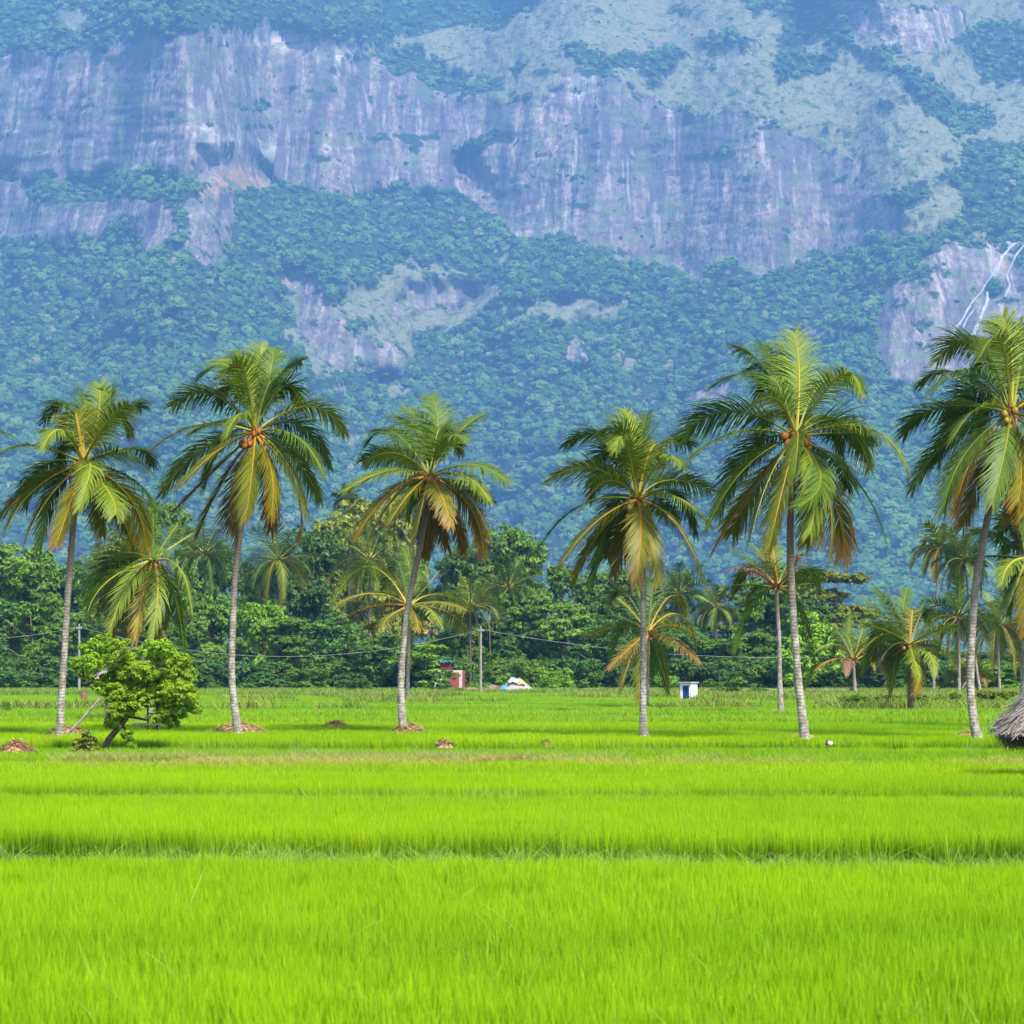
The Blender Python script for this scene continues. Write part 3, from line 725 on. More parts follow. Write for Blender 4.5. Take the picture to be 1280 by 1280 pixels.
TALL = 'tall coconut palms in a row across the rice fields'
def pal_base(px, py): return onfield(px, py, .22)
def tall():
    s = .1719
    fr = cv([(470,240,250,340,1,'d'),(660,330,640,60,1,'l'),(820,300,945,230,1,'g'),(820,450,1015,325,-1,'l'),(390,470,225,400,1,'l'),(520,490,430,640,-1,'l'),
      (250,590,20,730,-1,'g'),(250,700,100,980,1,'d'),(290,870,10,1170,-1,'o'),(300,900,130,1200,-1,'l'),(400,970,280,1270,-1,'o'),(560,1020,510,1290,-1,'y'),
      (720,760,680,1060,-1,'l'),(850,930,930,1100,-1,'l'),(910,930,1010,1290,1,'o'),(1000,830,1190,1050,-1,'d'),(930,655,1190,820,-1,'g'),(900,550,1015,650,1,'g'),(770,920,880,1240,1,'o'),
      (560,280,520,120,1,'g'),(640,950,650,1180,1,'o'),(730,300,700,90,1,'g')], 0, 460, s)
    b = pal_base(73, 921)
    palm('coconut_palm', 'leftmost whole tall coconut palm, with a bare pole slanting from its foot', TALL, [(73,921),(75,905),(82,790),(89,690),(96,610)], b.y, b.z + .1, .165, fr, (104, 578), 3.3, 6, 'g', seed=3)
    s = .2187
    fr = cv([(605,300,590,60,1,'l'),(560,250,440,95,1,'g'),(440,220,235,270,1,'g'),(490,230,300,160,1,'l'),(540,260,440,340,-1,'l'),(700,280,820,150,1,'d'),(330,365,85,420,1,'g'),
      (370,510,180,560,1,'d'),(270,575,30,720,-1,'l'),(270,690,45,930,1,'g'),(545,520,480,670,-1,'l'),(400,720,200,930,-1,'o'),(320,830,130,1010,1,'b'),(380,900,250,1170,1,'b'),(530,860,500,1230,-1,'b'),
      (590,860,570,1110,-1,'o'),(700,830,712,1085,-1,'y'),(780,780,905,1090,-1,'l'),(800,880,835,1170,1,'y'),(800,730,930,960,1,'g'),(840,640,1000,860,-1,'g'),(890,430,1080,575,1,'l'),(650,880,650,1130,1,'b'),
      (650,250,660,80,1,'g'),(770,620,900,720,1,'d'),(450,950,430,1120,1,'b')], 190, 410, s)
    b = pal_base(298, 918)
    palm('coconut_palm', 'second tall coconut palm from the left, with long brown hanging fronds', TALL, [(298,918),(296,905),(290,850),(291,780),(297,690),(312,590)], b.y, b.z + .1, .165, fr, (319, 539), 3.3, 9, 'o', seed=5)
    s = .1797
    fr = cv([(650,330,460,130,1,'g'),(700,260,650,50,1,'g'),(730,380,790,240,1,'g'),(850,320,1030,175,1,'g'),(770,410,920,430,-1,'g'),(390,320,200,390,1,'d'),(440,330,250,290,1,'d'),
      (440,510,250,570,-1,'l'),(380,480,170,500,1,'g'),(370,625,85,765,-1,'l'),(380,770,160,1070,-1,'y'),(430,790,250,1100,-1,'y'),(510,800,390,1000,-1,'o'),(610,860,560,1120,-1,'o'),(745,800,810,1010,-1,'y'),
      (640,950,610,1150,1,'b'),(810,900,880,1140,1,'b'),(910,780,1080,1090,-1,'o'),(930,850,1020,1180,1,'b'),(900,660,1060,830,-1,'l'),(960,580,1190,710,-1,'g'),(900,700,1060,775,1,'d'),(560,340,380,180,1,'g'),(700,900,760,1120,1,'b')], 420, 480, s)
    b = pal_base(505, 917)
    palm('coconut_palm', 'third tall coconut palm from the left, with orange drooping fronds and a curved trunk', TALL, [(506,917),(502,890),(502,840),(508,770),(522,700),(533,640)], b.y, b.z + .1, .165, fr, (537, 594), 3.0, 4, 'o', seed=8)
    s = .18745
    fr = cv([(650,330,500,90,1,'g'),(700,350,755,90,1,'g'),(670,300,610,60,1,'l'),(480,270,205,310,1,'d'),(600,310,400,290,-1,'g'),(580,330,510,400,-1,'l'),(370,495,65,600,-1,'l'),(470,590,290,790,-1,'l'),
      (340,700,85,910,1,'d'),(400,850,165,1130,-1,'o'),(430,900,260,1230,1,'o'),(620,880,540,1170,1,'b'),(685,900,650,1250,-1,'y'),(740,950,795,1250,-1,'o'),(920,860,1110,1250,-1,'o'),(900,690,1125,890,-1,'l'),
      (900,540,1195,600,1,'l'),(840,320,1060,290,1,'d'),(850,710,970,800,1,'g'),(820,450,925,500,-1,'l'),(700,930,720,1180,1,'o'),(560,880,500,1050,1,'o')], 670, 495, s)
    b = pal_base(805, 922)
    palm('coconut_palm', 'tall coconut palm with the straightest trunk, standing left of the small blue-door outhouse', TALL, [(805,922),(804,890),(804,800),(804,730),(800,680)], b.y, b.z + .1, .15, fr, (797, 624), 3.2, 7, 'g', seed=12)
    # a palm beyond the left edge of the picture, only its frond tips show
    fr2 = [((a[0] - 897, a[1] - 72), (t_[0] - 897, t_[1] - 72), sd, cc) for a, t_, sd, cc in fr]
    b = pal_base(-92, 922)
    palm('coconut_palm', 'frond tip of a tall coconut palm just beyond the left edge of the picture', TALL, [(-92,922),(-94,860),(-95,760),(-97,640)], b.y, b.z + .1, .16, fr2, (-100, 552), 3.2, 5, 'g', seed=13)
    s = .2422
    fr = cv([(600,330,560,80,1,'g'),(640,250,630,15,1,'l'),(470,240,330,100,1,'g'),(430,270,190,310,1,'g'),(540,230,400,200,1,'d'),(450,435,285,545,-1,'l'),(280,450,35,570,1,'d'),(260,600,15,770,-1,'g'),(320,780,125,1090,-1,'g'),
      (370,880,185,1190,1,'b'),(440,830,335,1140,-1,'l'),(510,880,425,1200,-1,'o'),(570,640,530,850,-1,'l'),(665,830,625,1120,-1,'l'),(745,900,740,1250,-1,'o'),(690,840,560,990,-1,'g'),(820,950,870,1210,1,'b'),(890,830,1040,1140,-1,'g'),
      (850,710,930,830,1,'d'),(930,575,1115,780,-1,'l'),(870,480,1035,570,1,'g'),(780,280,980,310,1,'g'),(790,320,865,430,-1,'l'),(680,400,690,200,1,'g'),(380,900,300,1080,1,'o'),(700,900,700,1130,1,'o'),(940,560,1000,600,1,'d'),(510,240,470,70,1,'d')], 850, 400, s)
    b = pal_base(1007, 925)
    palm('coconut_palm', 'largest tall coconut palm, dark green crown with orange coconuts, right of the outhouse', TALL, [(1007,925),(1004,905),(997,840),(990,740),(988,650)], b.y, b.z + .1, .175, fr, (995, 545), 3.7, 16, 'o', seed=17)
    s = .2266
    fr = cv([(560,280,390,160,1,'d'),(590,260,535,85,1,'g'),(640,280,620,55,1,'l'),(420,240,245,310,1,'g'),(480,290,345,380,-1,'l'),(340,390,165,440,1,'g'),(330,450,100,560,-1,'g'),(240,590,65,720,1,'d'),(370,640,190,830,-1,'l'),
      (290,770,90,1045,1,'d'),(310,890,185,1200,-1,'g'),(340,930,250,1220,-1,'b'),(500,900,410,1170,-1,'g'),(590,950,540,1170,-1,'y'),(625,1000,585,1230,-1,'y'),(760,350,900,250,1,'g'),(820,460,1050,560,-1,'l'),(840,600,1080,800,1,'g'),
      (780,780,980,1080,-1,'g'),(690,850,750,1200,-1,'o'),(700,280,720,90,1,'g'),(660,1000,680,1200,1,'b'),(460,950,380,1250,1,'b')], 1130, 370, s)
    b = pal_base(1222, 924)
    palm('coconut_palm', 'tall coconut palm at the right edge, trunk curving up right beside the thatched hut', TALL, [(1223,924),(1217,900),(1213,850),(1218,750),(1230,670),(1243,610)], b.y, b.z + .1, .175, fr, (1264, 515), 3.6, 12, 'g', seed=19)
tall()

def second():
    G = 'smaller palms behind the row of tall palms'
    s = .1406
    fr = cv([(500,640,370,1080,-1,'l'),(620,750,595,1140,-1,'y'),(750,700,735,1110,-1,'l'),(330,620,190,900,-1,'l'),(280,590,60,900,1,'o'),(330,800,175,1080,1,'b'),(940,520,1080,920,-1,'l'),(590,460,520,570,-1,'l'),
       (600,250,590,60,1,'g'),(680,240,760,60,1,'g'),(800,250,920,130,1,'l'),(540,300,400,200,1,'g'),(800,340,800,440,-1,'g'),(430,700,330,1060,1,'o'),(620,820,570,1150,1,'b'),(690,700,650,1000,1,'g'),(430,330,280,420,1,'g')], 100, 640, s)
    palm('coconut_palm', 'short coconut palm with orange nuts and drooping fronds above the lime-green tree', G, [(187,893),(188,850),(189,780),(190,730)], 92, gzf(-14, 92), .15, fr, (191, 700), 4.6, 12, 'o', seed=23, wscale=1.4, nleaf=46)
    s = .25
    fr = cv([(640,430,465,600,1,'l'),(680,575,515,630,-1,'o'),(660,640,510,725,-1,'y'),(700,700,600,740,1,'o'),(840,450,800,320,1,'g'),(910,540,985,440,1,'l'),(1000,565,1165,650,1,'l'),(950,650,1020,745,-1,'l'),(940,600,1100,530,1,'g'),
       (1000,620,1130,660,-1,'o'),(760,520,700,380,1,'g'),(760,690,740,740,-1,'o'),(890,700,900,760,-1,'y'),(880,450,900,340,1,'g'),(700,500,600,480,1,'g'),(1020,650,1120,740,1,'o')], 300, 600, s)
    palm('coconut_palm', 'short spreading coconut palm half hidden behind the curved trunk of the third tall palm', G, [(509,872),(510,840),(511,800)], 165, gzf(-7, 165), .2, fr, (511, 757), 7.2, 4, 'o', seed=29, wscale=2.2, nleaf=44)
    fr = cv([(720,650,550,690,1,'l'),(740,760,630,865,-1,'b'),(750,800,690,975,-1,'o'),(795,850,780,1050,-1,'o'),(900,790,965,985,1,'g'),(960,730,1070,835,-1,'b'),(970,655,1080,730,-1,'o'),(740,540,650,480,1,'l'),(710,600,600,600,1,'g'),
       (870,570,940,490,1,'l'),(830,560,800,430,1,'g'),(870,760,880,900,1,'g'),(930,610,1010,640,1,'g')], 600, 620, .25)
    palm('coconut_palm', 'short coconut palm with brown-edged fronds, its trunk close behind the straight tall palm trunk', G, [(808,893),(809,850),(810,820)], 125, gzf(7, 125), .17, fr, (810, 790), 5.4, 3, 'o', seed=31, wscale=1.7, nleaf=44)
    fr = cv([(380,340,265,375,-1,'o'),(270,370,120,370,-1,'r'),(260,440,70,460,1,'g'),(300,290,165,195,1,'d'),(440,320,470,170,1,'g'),(530,340,510,280,-1,'r'),(580,400,710,355,1,'g'),(600,440,760,420,1,'l'),(550,300,650,250,1,'g'),
       (380,440,300,540,1,'g'),(640,350,780,380,1,'d'),(400,290,330,180,1,'g')], 880, 640, .203)
    palm('coconut_palm', 'thin-trunked coconut palm just left behind the largest tall palm, with pinkish dead fronds', G, [(977,893),(975,860),(974,800),(971,750)], 108, gzf(12, 108), .165, fr, (971, 734), 4.0, 0, seed=37, wscale=1.5, nleaf=44)
    fr = cv([(790,820,655,860,-1,'l'),(770,910,655,975,-1,'y'),(850,740,755,665,1,'g'),(920,760,940,640,1,'g'),(975,880,1000,975,-1,'y'),(1000,770,1110,760,1,'l'),(1000,720,1060,650,1,'g'),(860,930,835,1000,-1,'r'),(1030,850,1090,900,1,'o'),(980,800,1120,820,-1,'l')], 880, 640, .203)
    palm('coconut_palm', 'small young palm with orange-yellow fronds, just left of the bushy young palm', G, [(1069,874),(1068,850)], 205, gzf(29, 205), .22, fr, (1067, 826), 6.3, 0, seed=41, wscale=2.4, nleaf=40)
    fr = cv([(590,600,530,400,1,'g'),(620,560,660,430,1,'g'),(500,590,395,470,1,'g'),(480,690,330,650,-1,'l'),(460,700,310,810,-1,'l'),(490,770,400,890,-1,'d'),(520,790,430,890,1,'y'),(610,830,620,940,-1,'l'),(700,810,705,930,-1,'l'),
       (710,650,810,560,1,'l'),(740,680,840,660,-1,'l'),(750,780,820,870,-1,'o'),(560,830,560,900,1,'y'),(700,610,770,500,1,'g'),(650,900,600,1030,-1,'y'),(760,730,860,740,1,'g'),(540,560,470,430,1,'d')], 1000, 640, .2187)
    palm('coconut_palm', 'bushy young palm with a thick dark trunk and one large upright frond', G, [(1138,893),(1138,860),(1138,830)], 116, gzf(19, 116), .18, fr, (1137, 806), 4.1, 5, 'o', seed=43, wscale=1.8, nleaf=46, bark=BARK)
second()

def rand_fronds(cx, cy, r, n, seed, cols, droop=1.0):
    rs = random.Random(seed); out = []
    for i in range(n):
        a = -math.pi / 2 + (i + rs.uniform(-.3, .3)) / n * 2 * math.pi + math.pi
        up = -math.sin(a); l = r * rs.uniform(.75, 1.1)
        if up > .2: m = (cx + math.cos(a) * l * .55, cy - up * l * .62); t = (cx + math.cos(a) * l, cy - up * l + l * .10 * droop)
        else: m = (cx + math.cos(a) * l * .62, cy - up * l * .35 - l * .05); t = (cx + math.cos(a) * l * .95, cy - up * l * .9 + l * .28 * droop)
        low = up < -.2
        out.append((m, t, 1 if (i % 2 == 0) else -1, rs.choice(cols[1] if low else cols[0])))
    return out
def far_palms():
    G = 'palms at the far side of the fields'
    L = [ # cx cy r  base  Y label
     (1175,685,38,[(1167,872),(1168,800),(1172,720)],235,.20,'slender tall far palm with a small starry crown, left of the right-edge palm','l'),
     (1197,772,52,[(1199,870),(1199,820)],215,.2,'dark-fronded young palm just left of the right-edge palm trunk','g'),
     (1206,700,40,[(1226,868),(1216,800)],228,.2,'far palm with a slanting thin trunk behind the right-edge palm trunk','g'),
     (1248,782,50,[(1250,862),(1248,820)],240,.2,'far palm with reddish trunk between the right-edge palm and the thatched roof','l'),
     (1215,842,26,[(1197,868),(1206,855)],230,.16,'stubby palm sapling low behind the right-edge palm trunk','y'),
     (348,700,48,[(350,868),(349,780)],335,.25,'feathery palm among the trees right of the second tall palm','g'),
     (462,700,50,[(462,868),(462,780)],330,.25,'grey-green palm in the forest left of the third tall palm','g'),
     (636,735,44,[(636,868),(636,800)],330,.25,'upright palm with pale stalks rising from the trees above the utility pole','g'),
     (849,742,44,[(850,868),(849,800)],325,.25,'dark palm on the forest skyline right of the straight tall palm','d'),
     (256,692,46,[(255,868),(256,780)],330,.25,'palm with a pale arching frond left behind the second tall palm','g'),
     (128,722,44,[(128,868),(128,780)],332,.25,'shadowed palm in the forest between the first tall palm and the orange-nut palm','d'),
     (588,758,42,[(588,868),(588,800)],310,.25,'palm with yellowish arching fronds left of the utility pole','g'),
     (432,626,22,[(432,868),(432,740)],400,.25,'tiny palm top poking above the yellowish forest crown','d'),
     (895,760,30,[(895,868),(895,800)],318,.22,'pale spiky palm above the outhouse','g'),
    ]
    for i, (cx, cy, r, tr, Y, tw, lab, ck) in enumerate(L):
        cols = {'l': ('lg', 'lyo'), 'g': ('gdl', 'glo'), 'd': ('dg', 'dg'), 'y': ('ly', 'yb')}[ck]
        palm('coconut_palm', lab, G, tr, Y, gzf((cx - 640) / F * Y, Y) , tw, rand_fronds(cx, cy, r, 22, 300 + i, cols), (cx, cy), r * Y / F * 1.15, 3 if ck in 'lg' and Y < 300 else 0, 'o', seed=50 + i, wscale=2.6, nleaf=30, extra=5, seg=3, bark=BARK if Y > 300 else None, lf=1.15)
    # the big right-edge palm behind the hut
    Y = 78
    fr = [((1252,708),(1236,735),-1,'l'),((1262,730),(1243,770),-1,'l'),((1240,693),(1210,700),1,'d'),((1276,740),(1270,790),-1,'y'),((1262,672),(1230,660),1,'g'),((1305,670),(1340,680),1,'g'),((1310,700),(1345,740),-1,'g'),((1284,660),(1285,610),1,'g'),((1268,655),(1250,625),1,'g'),((1300,650),(1330,620),1,'g'),((1295,740),(1310,790),-1,'l')]
    palm('coconut_palm', 'right-edge palm with broad light fronds, its trunk rising behind the thatched roof', G, [(1277,905),(1279,860),(1282,780)], Y, gzf(16.5, Y), .16, fr, (1284, 698), 3.0, 0, seed=77, wscale=1.5, nleaf=44)
far_palms()

# ------------------------------------------------------------------ broadleaf trees
def leaf_cloud(lobes, seed, leaf, per, mat, name='crown', clump=.30, nclump=34, flat=0.0):
    """lobes: (x,y,z,rx,ry,rz)"""
    rs = np.random.RandomState(seed); C = []; Nn = []; LV = []
    for (x, y, z, rx, ry, rz) in lobes:
        nc = int(nclump)
        d = rs.normal(size=(nc, 3)); d[:, 2] = d[:, 2] * .9 + .25; d /= np.linalg.norm(d, axis=1)[:, None]
        rr = rs.uniform(.55, 1.05, nc)[:, None]
        cc = np.array([x, y, z]) + d * rr * np.array([rx, ry, rz])
        cv_ = rs.rand(nc)
        cr = clump * (rx + ry + rz) / 3 * rs.uniform(.6, 1.25, nc)
        for c0, dd, v, r_ in zip(cc, d, cv_, cr):
            q = rs.normal(size=(per, 3)); q /= np.linalg.norm(q, axis=1)[:, None]; q[:, 2] = np.where(rs.rand(per) < .5, np.abs(q[:, 2]), q[:, 2])
            q2 = q * np.array([1, 1, .6 - .3 * flat]); C.append(c0 + q2 * (r_ * rs.uniform(.6, 1.0, per))[:, None])
            nn = q * .6 + dd * .3 + np.array([0, 0, .45]) + rs.normal(size=(per, 3)) * .45; Nn.append(nn)
            LV.append(np.clip(v * .6 + rs.rand(per) * .4, 0, 1))
    C = np.concatenate(C); Nn = np.concatenate(Nn); LV = np.concatenate(LV); Nn /= np.linalg.norm(Nn, axis=1)[:, None]
    n = len(C); a = rs.normal(size=(n, 3)); T = np.cross(Nn, a); T /= np.linalg.norm(T, axis=1)[:, None]; B = np.cross(Nn, T)
    s = leaf * rs.uniform(.6, 1.35, n)[:, None]
    V = np.stack([C - T * s, C + B * s * .42 + Nn * s * .12, C + T * s, C - B * s * .42 + Nn * s * .12], 1).reshape(-1, 3)
    Q = np.arange(n * 4).reshape(n, 4)
    return np_mesh(name, V, Q, [mat], attrs={'lv': np.repeat(LV, 4)})

_crowns = {}
def crown_variant(kind, var, matk):
    key = (kind, var, matk)
    if key in _crowns: return _crowns[key]
    seedk = {'round': 0, 'flat': 1, 'tall': 2, 'bush': 3}[kind] * 17 + var * 5
    rs = random.Random(seedk + 100); lobes = []
    if kind == 'round':
        for i in range(17):
            a = rs.uniform(0, 6.28); r_ = rs.uniform(.05, .78); z = rs.uniform(-.75, .7); k = math.sqrt(max(.05, 1 - z * z)); q = rs.uniform(.24, .42)
            lobes.append((math.cos(a) * r_ * k, math.sin(a) * r_ * k, z, q, q, q * .8))
    elif kind == 'flat':
        for i in range(20):
            a = rs.uniform(0, 6.28); r_ = rs.uniform(.1, .85); z = rs.choice([-.7, -.35, 0, .35, .7]) + rs.uniform(-.08, .08); q = rs.uniform(.25, .4)
            k = 1 - .35 * abs(z); lobes.append((math.cos(a) * r_ * k, math.sin(a) * r_ * k, z, q, q, q * .38))
    elif kind == 'tall':
        for i in range(19):
            a = rs.uniform(0, 6.28); z = rs.uniform(-.95, .9); k = .72 * (1 - max(0, z) ** 2 * .8); q = rs.uniform(.2, .34)
            lobes.append((math.cos(a) * k * rs.uniform(.2, 1), math.sin(a) * k * rs.uniform(.2, 1), z, q, q, q * .9))
    else:
        for i in range(11):
            a = rs.uniform(0, 6.28); r_ = rs.uniform(.1, .75); z = rs.uniform(-.8, .45); q = rs.uniform(.3, .5)
            lobes.append((math.cos(a) * r_, math.sin(a) * r_, z, q, q, q * .85))
    me = leaf_cloud(lobes, seedk, .052 if kind != 'bush' else .07, 24, FOL[matk], clump=.34, nclump=30 if kind != 'bush' else 22, flat=1 if kind == 'flat' else 0)
    _crowns[key] = me; return me

def tree(name, label, group, px, top, wpx, Y, kind, matk, var, base_gap=.22, cat='tree', trunk=True, rz=0.0):
    x = (px - 640) / F * Y; z0 = gzf(x, min(Y, 290)); ztop = CAMZ + (HZ - top) / F * Y; H = ztop - z0; W = wpx / F * Y / 2 * (1.28 if cat == 'tree' else 1.1)
    root = empty(name, (x, Y, z0)); tag(root, label, cat, group)
    cb = H * base_gap; rzz = (H - cb) / 2
    cr = link(bpy.data.objects.new('crown' if cat == 'tree' else 'foliage', crown_variant(kind, var, matk)), root)
    cr.location = (0, 0, cb + rzz); cr.scale = (W, W * .85, rzz * 1.1); cr.rotation_euler = (0, 0, rz)
    if trunk:
        b = MB(); tr = max(.10, H * .018); rs = random.Random(px * 7 + var)
        b.tube([(0, 0, -.2), (rs.uniform(-.3, .3), 0, H * .2), (rs.uniform(-.5, .5), rs.uniform(-.3, .3), H * .45), (0, 0, H * .8)], [tr * 1.5, tr, tr * .75, tr * .25], 8, 0, .15)
        for k in range(5):
            a = rs.uniform(0, 6.28); s0 = H * rs.uniform(.28, .55); l = W * .7
            b.tube([(0, 0, s0), (math.cos(a) * l * .5, math.sin(a) * l * .5, s0 + H * .12), (math.cos(a) * l, math.sin(a) * l, s0 + H * .24)], [tr * .5, tr * .32, tr * .08], 6)
        b.obj('trunk', BARK, root, True)
    return root

GB = 'broadleaf trees forming the forest edge'
BACK = [ # px top w Y kind mat label
 (18,662,120,360,'round','mid','full green tree on the skyline at the far left edge'),
 (78,690,100,352,'tall','mid','mid-green tree directly behind the trunk top of the first tall palm'),
 (142,672,95,366,'round','rust','tree flecked with rusty leaves between the first and second tall palms, high on the skyline'),
 (205,640,95,370,'tall','mid','high green tree behind the crown gap of the first two tall palms'),
 (256,655,90,356,'round','mid','leafy round tree just left of the second tall palm trunk'),
 (322,705,80,340,'round','mid','tree just right of the second tall palm trunk, at mid height'),
 (386,668,118,350,'round','dark','big dark domed tree between the second and third tall palms'),
 (436,628,125,392,'round','yel','yellowish flowering tree crown, highest on the skyline between the second and third tall palms'),
 (500,620,100,380,'tall','yel','yellow-green tree rising behind the third tall palm crown'),
 (575,690,90,366,'round','dark','dark tree right behind the third tall palm'),
 (640,664,112,360,'round','mid','green tree with the highest crown right of the third tall palm'),
 (700,716,95,350,'tall','mid','green tree filling the skyline dip between third and fourth tall palms'),
 (748,700,80,356,'round','flower','tree with pale blossom left under the straight tall palm crown'),
 (790,715,80,362,'round','dark','dark tree directly behind the straight tall palm trunk'),
 (845,728,90,352,'tall','mid','green tree right of the straight tall palm trunk'),
 (912,738,95,345,'flat','flower','tree with white blossom on the skyline above the outhouse'),
 (958,690,100,352,'round','mid','rounded tree behind the thin-trunked palm'),
 (1028,704,98,340,'flat','olive','flat-topped layered tree right of the largest tall palm trunk'),
 (1010,750,95,330,'round','dark','dark dense tree under the flat-topped one'),
 (1085,768,75,345,'tall','yel','yellowish blossoming tree behind the orange-fronded young palm'),
 (1150,800,90,352,'round','mid','low green tree behind the bushy young palm'),
 (1225,815,95,350,'round','mid','low tree in shade behind the right-edge palm trunk'),
 (1285,790,90,352,'round','mid','low tree above the thatched roof at the right edge'),
 (-50,680,130,356,'round','mid','tree cut off by the left edge of the picture'),
 (1350,780,110,350,'round','mid','tree just beyond the right edge of the picture'),
]
FRONT = [
 (-20,740,110,322,'round','blue','bluish-green tree low at the left edge'),
 (38,745,95,318,'round','mid','spreading green tree left of the first tall palm trunk'),
 (92,760,85,316,'flat','mid','layered tree behind the slim pole near the first tall palm'),
 (140,772,80,312,'round','dark','dark low tree behind the left part of the lime-green tree'),
 (205,742,80,320,'round','rust','tree with reddish dry twigs right of the orange-nut palm'),
 (232,790,75,306,'tall','mid','small tree with pale leaf sprays right of the lime-green tree'),
 (268,745,80,316,'tall','mid','tree filling the gap left of the second tall palm trunk'),
 (328,742,72,308,'tall','bright','creeper-covered tree with pale flowering sprays right of the second tall palm trunk'),
 (366,772,90,306,'flat','mid','layered green tree low between the second and third tall palms'),
 (418,770,85,310,'round','blue','bluish-green tree left of the third tall palm, low'),
 (465,780,75,304,'round','mid','green bushy tree just left of the third tall palm trunk'),
 (530,800,66,298,'flat','bright','light green small tree just right of the third tall palm trunk'),
 (568,775,75,318,'round','mid','tree above the red and white wall'),
 (612,770,80,322,'round','dark','dark tree behind the middle utility pole'),
 (655,735,95,328,'flat','mid','layered tree above the sand heap'),
 (704,745,90,322,'flat','mid','broad layered tree between the sand heap and the straight tall palm'),
 (752,775,80,312,'round','blue','bluish-green tree just left of the straight tall palm trunk'),
 (792,800,70,306,'round','dark','low dark tree behind the brown-fringed short palm'),
 (850,785,85,314,'tall','blue','tree directly behind the outhouse'),
 (900,800,90,308,'round','mid','green spreading tree right of the outhouse'),
 (948,790,80,312,'flat','mid','layered tree left of the thin-trunked palm'),
 (1002,768,80,300,'round','bright','bright lime tree right behind the largest tall palm trunk'),
 (1045,810,70,306,'round','mid','small tree left behind the orange-fronded young palm'),
 (1090,825,80,305,'round','dark','low dark tree between the two young palms on the right'),
 (1150,828,80,304,'round','dark','low dark tree behind the trunk of the slender far palm'),
 (1205,826,75,300,'round','bright','bright low tree just left of the right-edge palm trunk'),
 (1262,822,80,300,'round','bright','bright low tree between the right-edge palm trunk and the roof'),
 (1330,820,90,300,'round','mid','low tree beyond the right edge of the picture'),
]
for i, t in enumerate(BACK): tree('broadleaf_tree', t[6], GB, *t[:6], var=i % 4, rz=i * 1.3)
for i, t in enumerate(FRONT): tree('broadleaf_tree', t[6], GB, *t[:6], var=(i + 2) % 4, base_gap=.1, rz=i * 2.1)
GS = 'shrubs along the foot of the trees'
BUSH = [ # px, top, w, Y, mat, label
 (20,835,60,290,'blue','shrub at the foot of the trees at the left edge'),(60,840,50,288,'dark','dark shrub left of the first tall palm trunk'),
 (215,838,60,286,'mid','shrub right behind the lime-green tree'),(262,830,50,288,'dark','dark shrub left of the second tall palm trunk base'),
 (330,835,60,288,'blue','shrub right of the second tall palm trunk at the field edge'),(385,832,62,286,'mid','wide shrub at the field edge between second and third tall palms'),
 (440,838,56,287,'dark','dark shrub at the field edge left of the third tall palm'),(551,832,44,270,'mid','light shrub overlapping the left part of the red and white wall'),
 (655,818,50,290,'mid','shrub with red flowers behind the sand heap'),(695,832,52,286,'bright','rounded bright shrub right of the sand heap'),
 (740,836,46,287,'mid','shrub left of the straight palm trunk at the forest foot'),(835,842,36,286,'bright','leafy shrub just left of the outhouse'),
 (905,846,56,220,'mid','shrub just right of the outhouse'),(948,858,40,212,'blue','grey-green low shrub left of the thin-trunked palm'),
 (1000,838,46,286,'bright','bright shrub behind the largest tall palm trunk'),(1058,868,40,128,'mid','leafy shrub on the bank right of the largest tall palm trunk'),(1077,864,36,122,'bright','round light shrub on the bank below the orange-fronded young palm'),
 (1106,866,46,124,'olive','brownish shrub on the bank between the two young palms'),(1163,866,50,126,'olive','olive shrub right of the dark trunk of the bushy young palm'),
 (1196,862,42,130,'mid','shrub on the bank left of the right-edge palm trunk'),(1240,860,50,128,'olive','low olive shrub between the right-edge palm and the roof'),
 (1270,866,50,124,'mid','green shrub partly hidden by the thatched roof'),(1132,866,30,138,'mid','little shrub directly behind the dark trunk of the bushy young palm'),
 (705,884,46,112,'mid','flat dark green weed patch in the middle of the fields'),(6,876,20,112,'mid','small weed bush in the field at the left edge'),
 (570,858,26,262,'bright','little bush in front of the red and white wall'),(925,866,24,225,'mid','small bush further right of the outhouse'),
]
for i, (px, top, wd, Y, mk, lab) in enumerate(BUSH):
    tree('shrub', lab, GS, px, top, wd, Y, 'bush', mk, i % 3, .0, 'shrub', trunk=False, rz=i * 1.7)

def undergrowth():
    rs = np.random.RandomState(21); protos = []
    for k in range(4):
        me = crown_variant('bush', k % 3, ['dark', 'mid', 'blue', 'dark'][k]); protos.append(bpy.data.objects.new('undergrowth_clump', me))
    n = 330; X = rs.uniform(-100, 100, n); Y = np.where(rs.rand(n) < .4, rs.uniform(300, 312, n), rs.uniform(325, 420, n)); Z = gz(X, np.minimum(Y, 290.))
    s = rs.uniform(2.0, 3.6, n); s = np.where(Y > 330, s * 1.7, s); px = 640 + X / Y * F
    s = np.where(px > 1085, s * .62, s)
    scatter('undergrowth', np.stack([X, Y, Z + s * .6], -1), np.stack([np.zeros(n), np.zeros(n), rs.uniform(0, 6.28, n)], -1), np.stack([s * 1.4, s * 1.2, s], -1), rs.randint(0, 4, n), protos, 'dark tangled undergrowth filling the forest edge')
undergrowth()

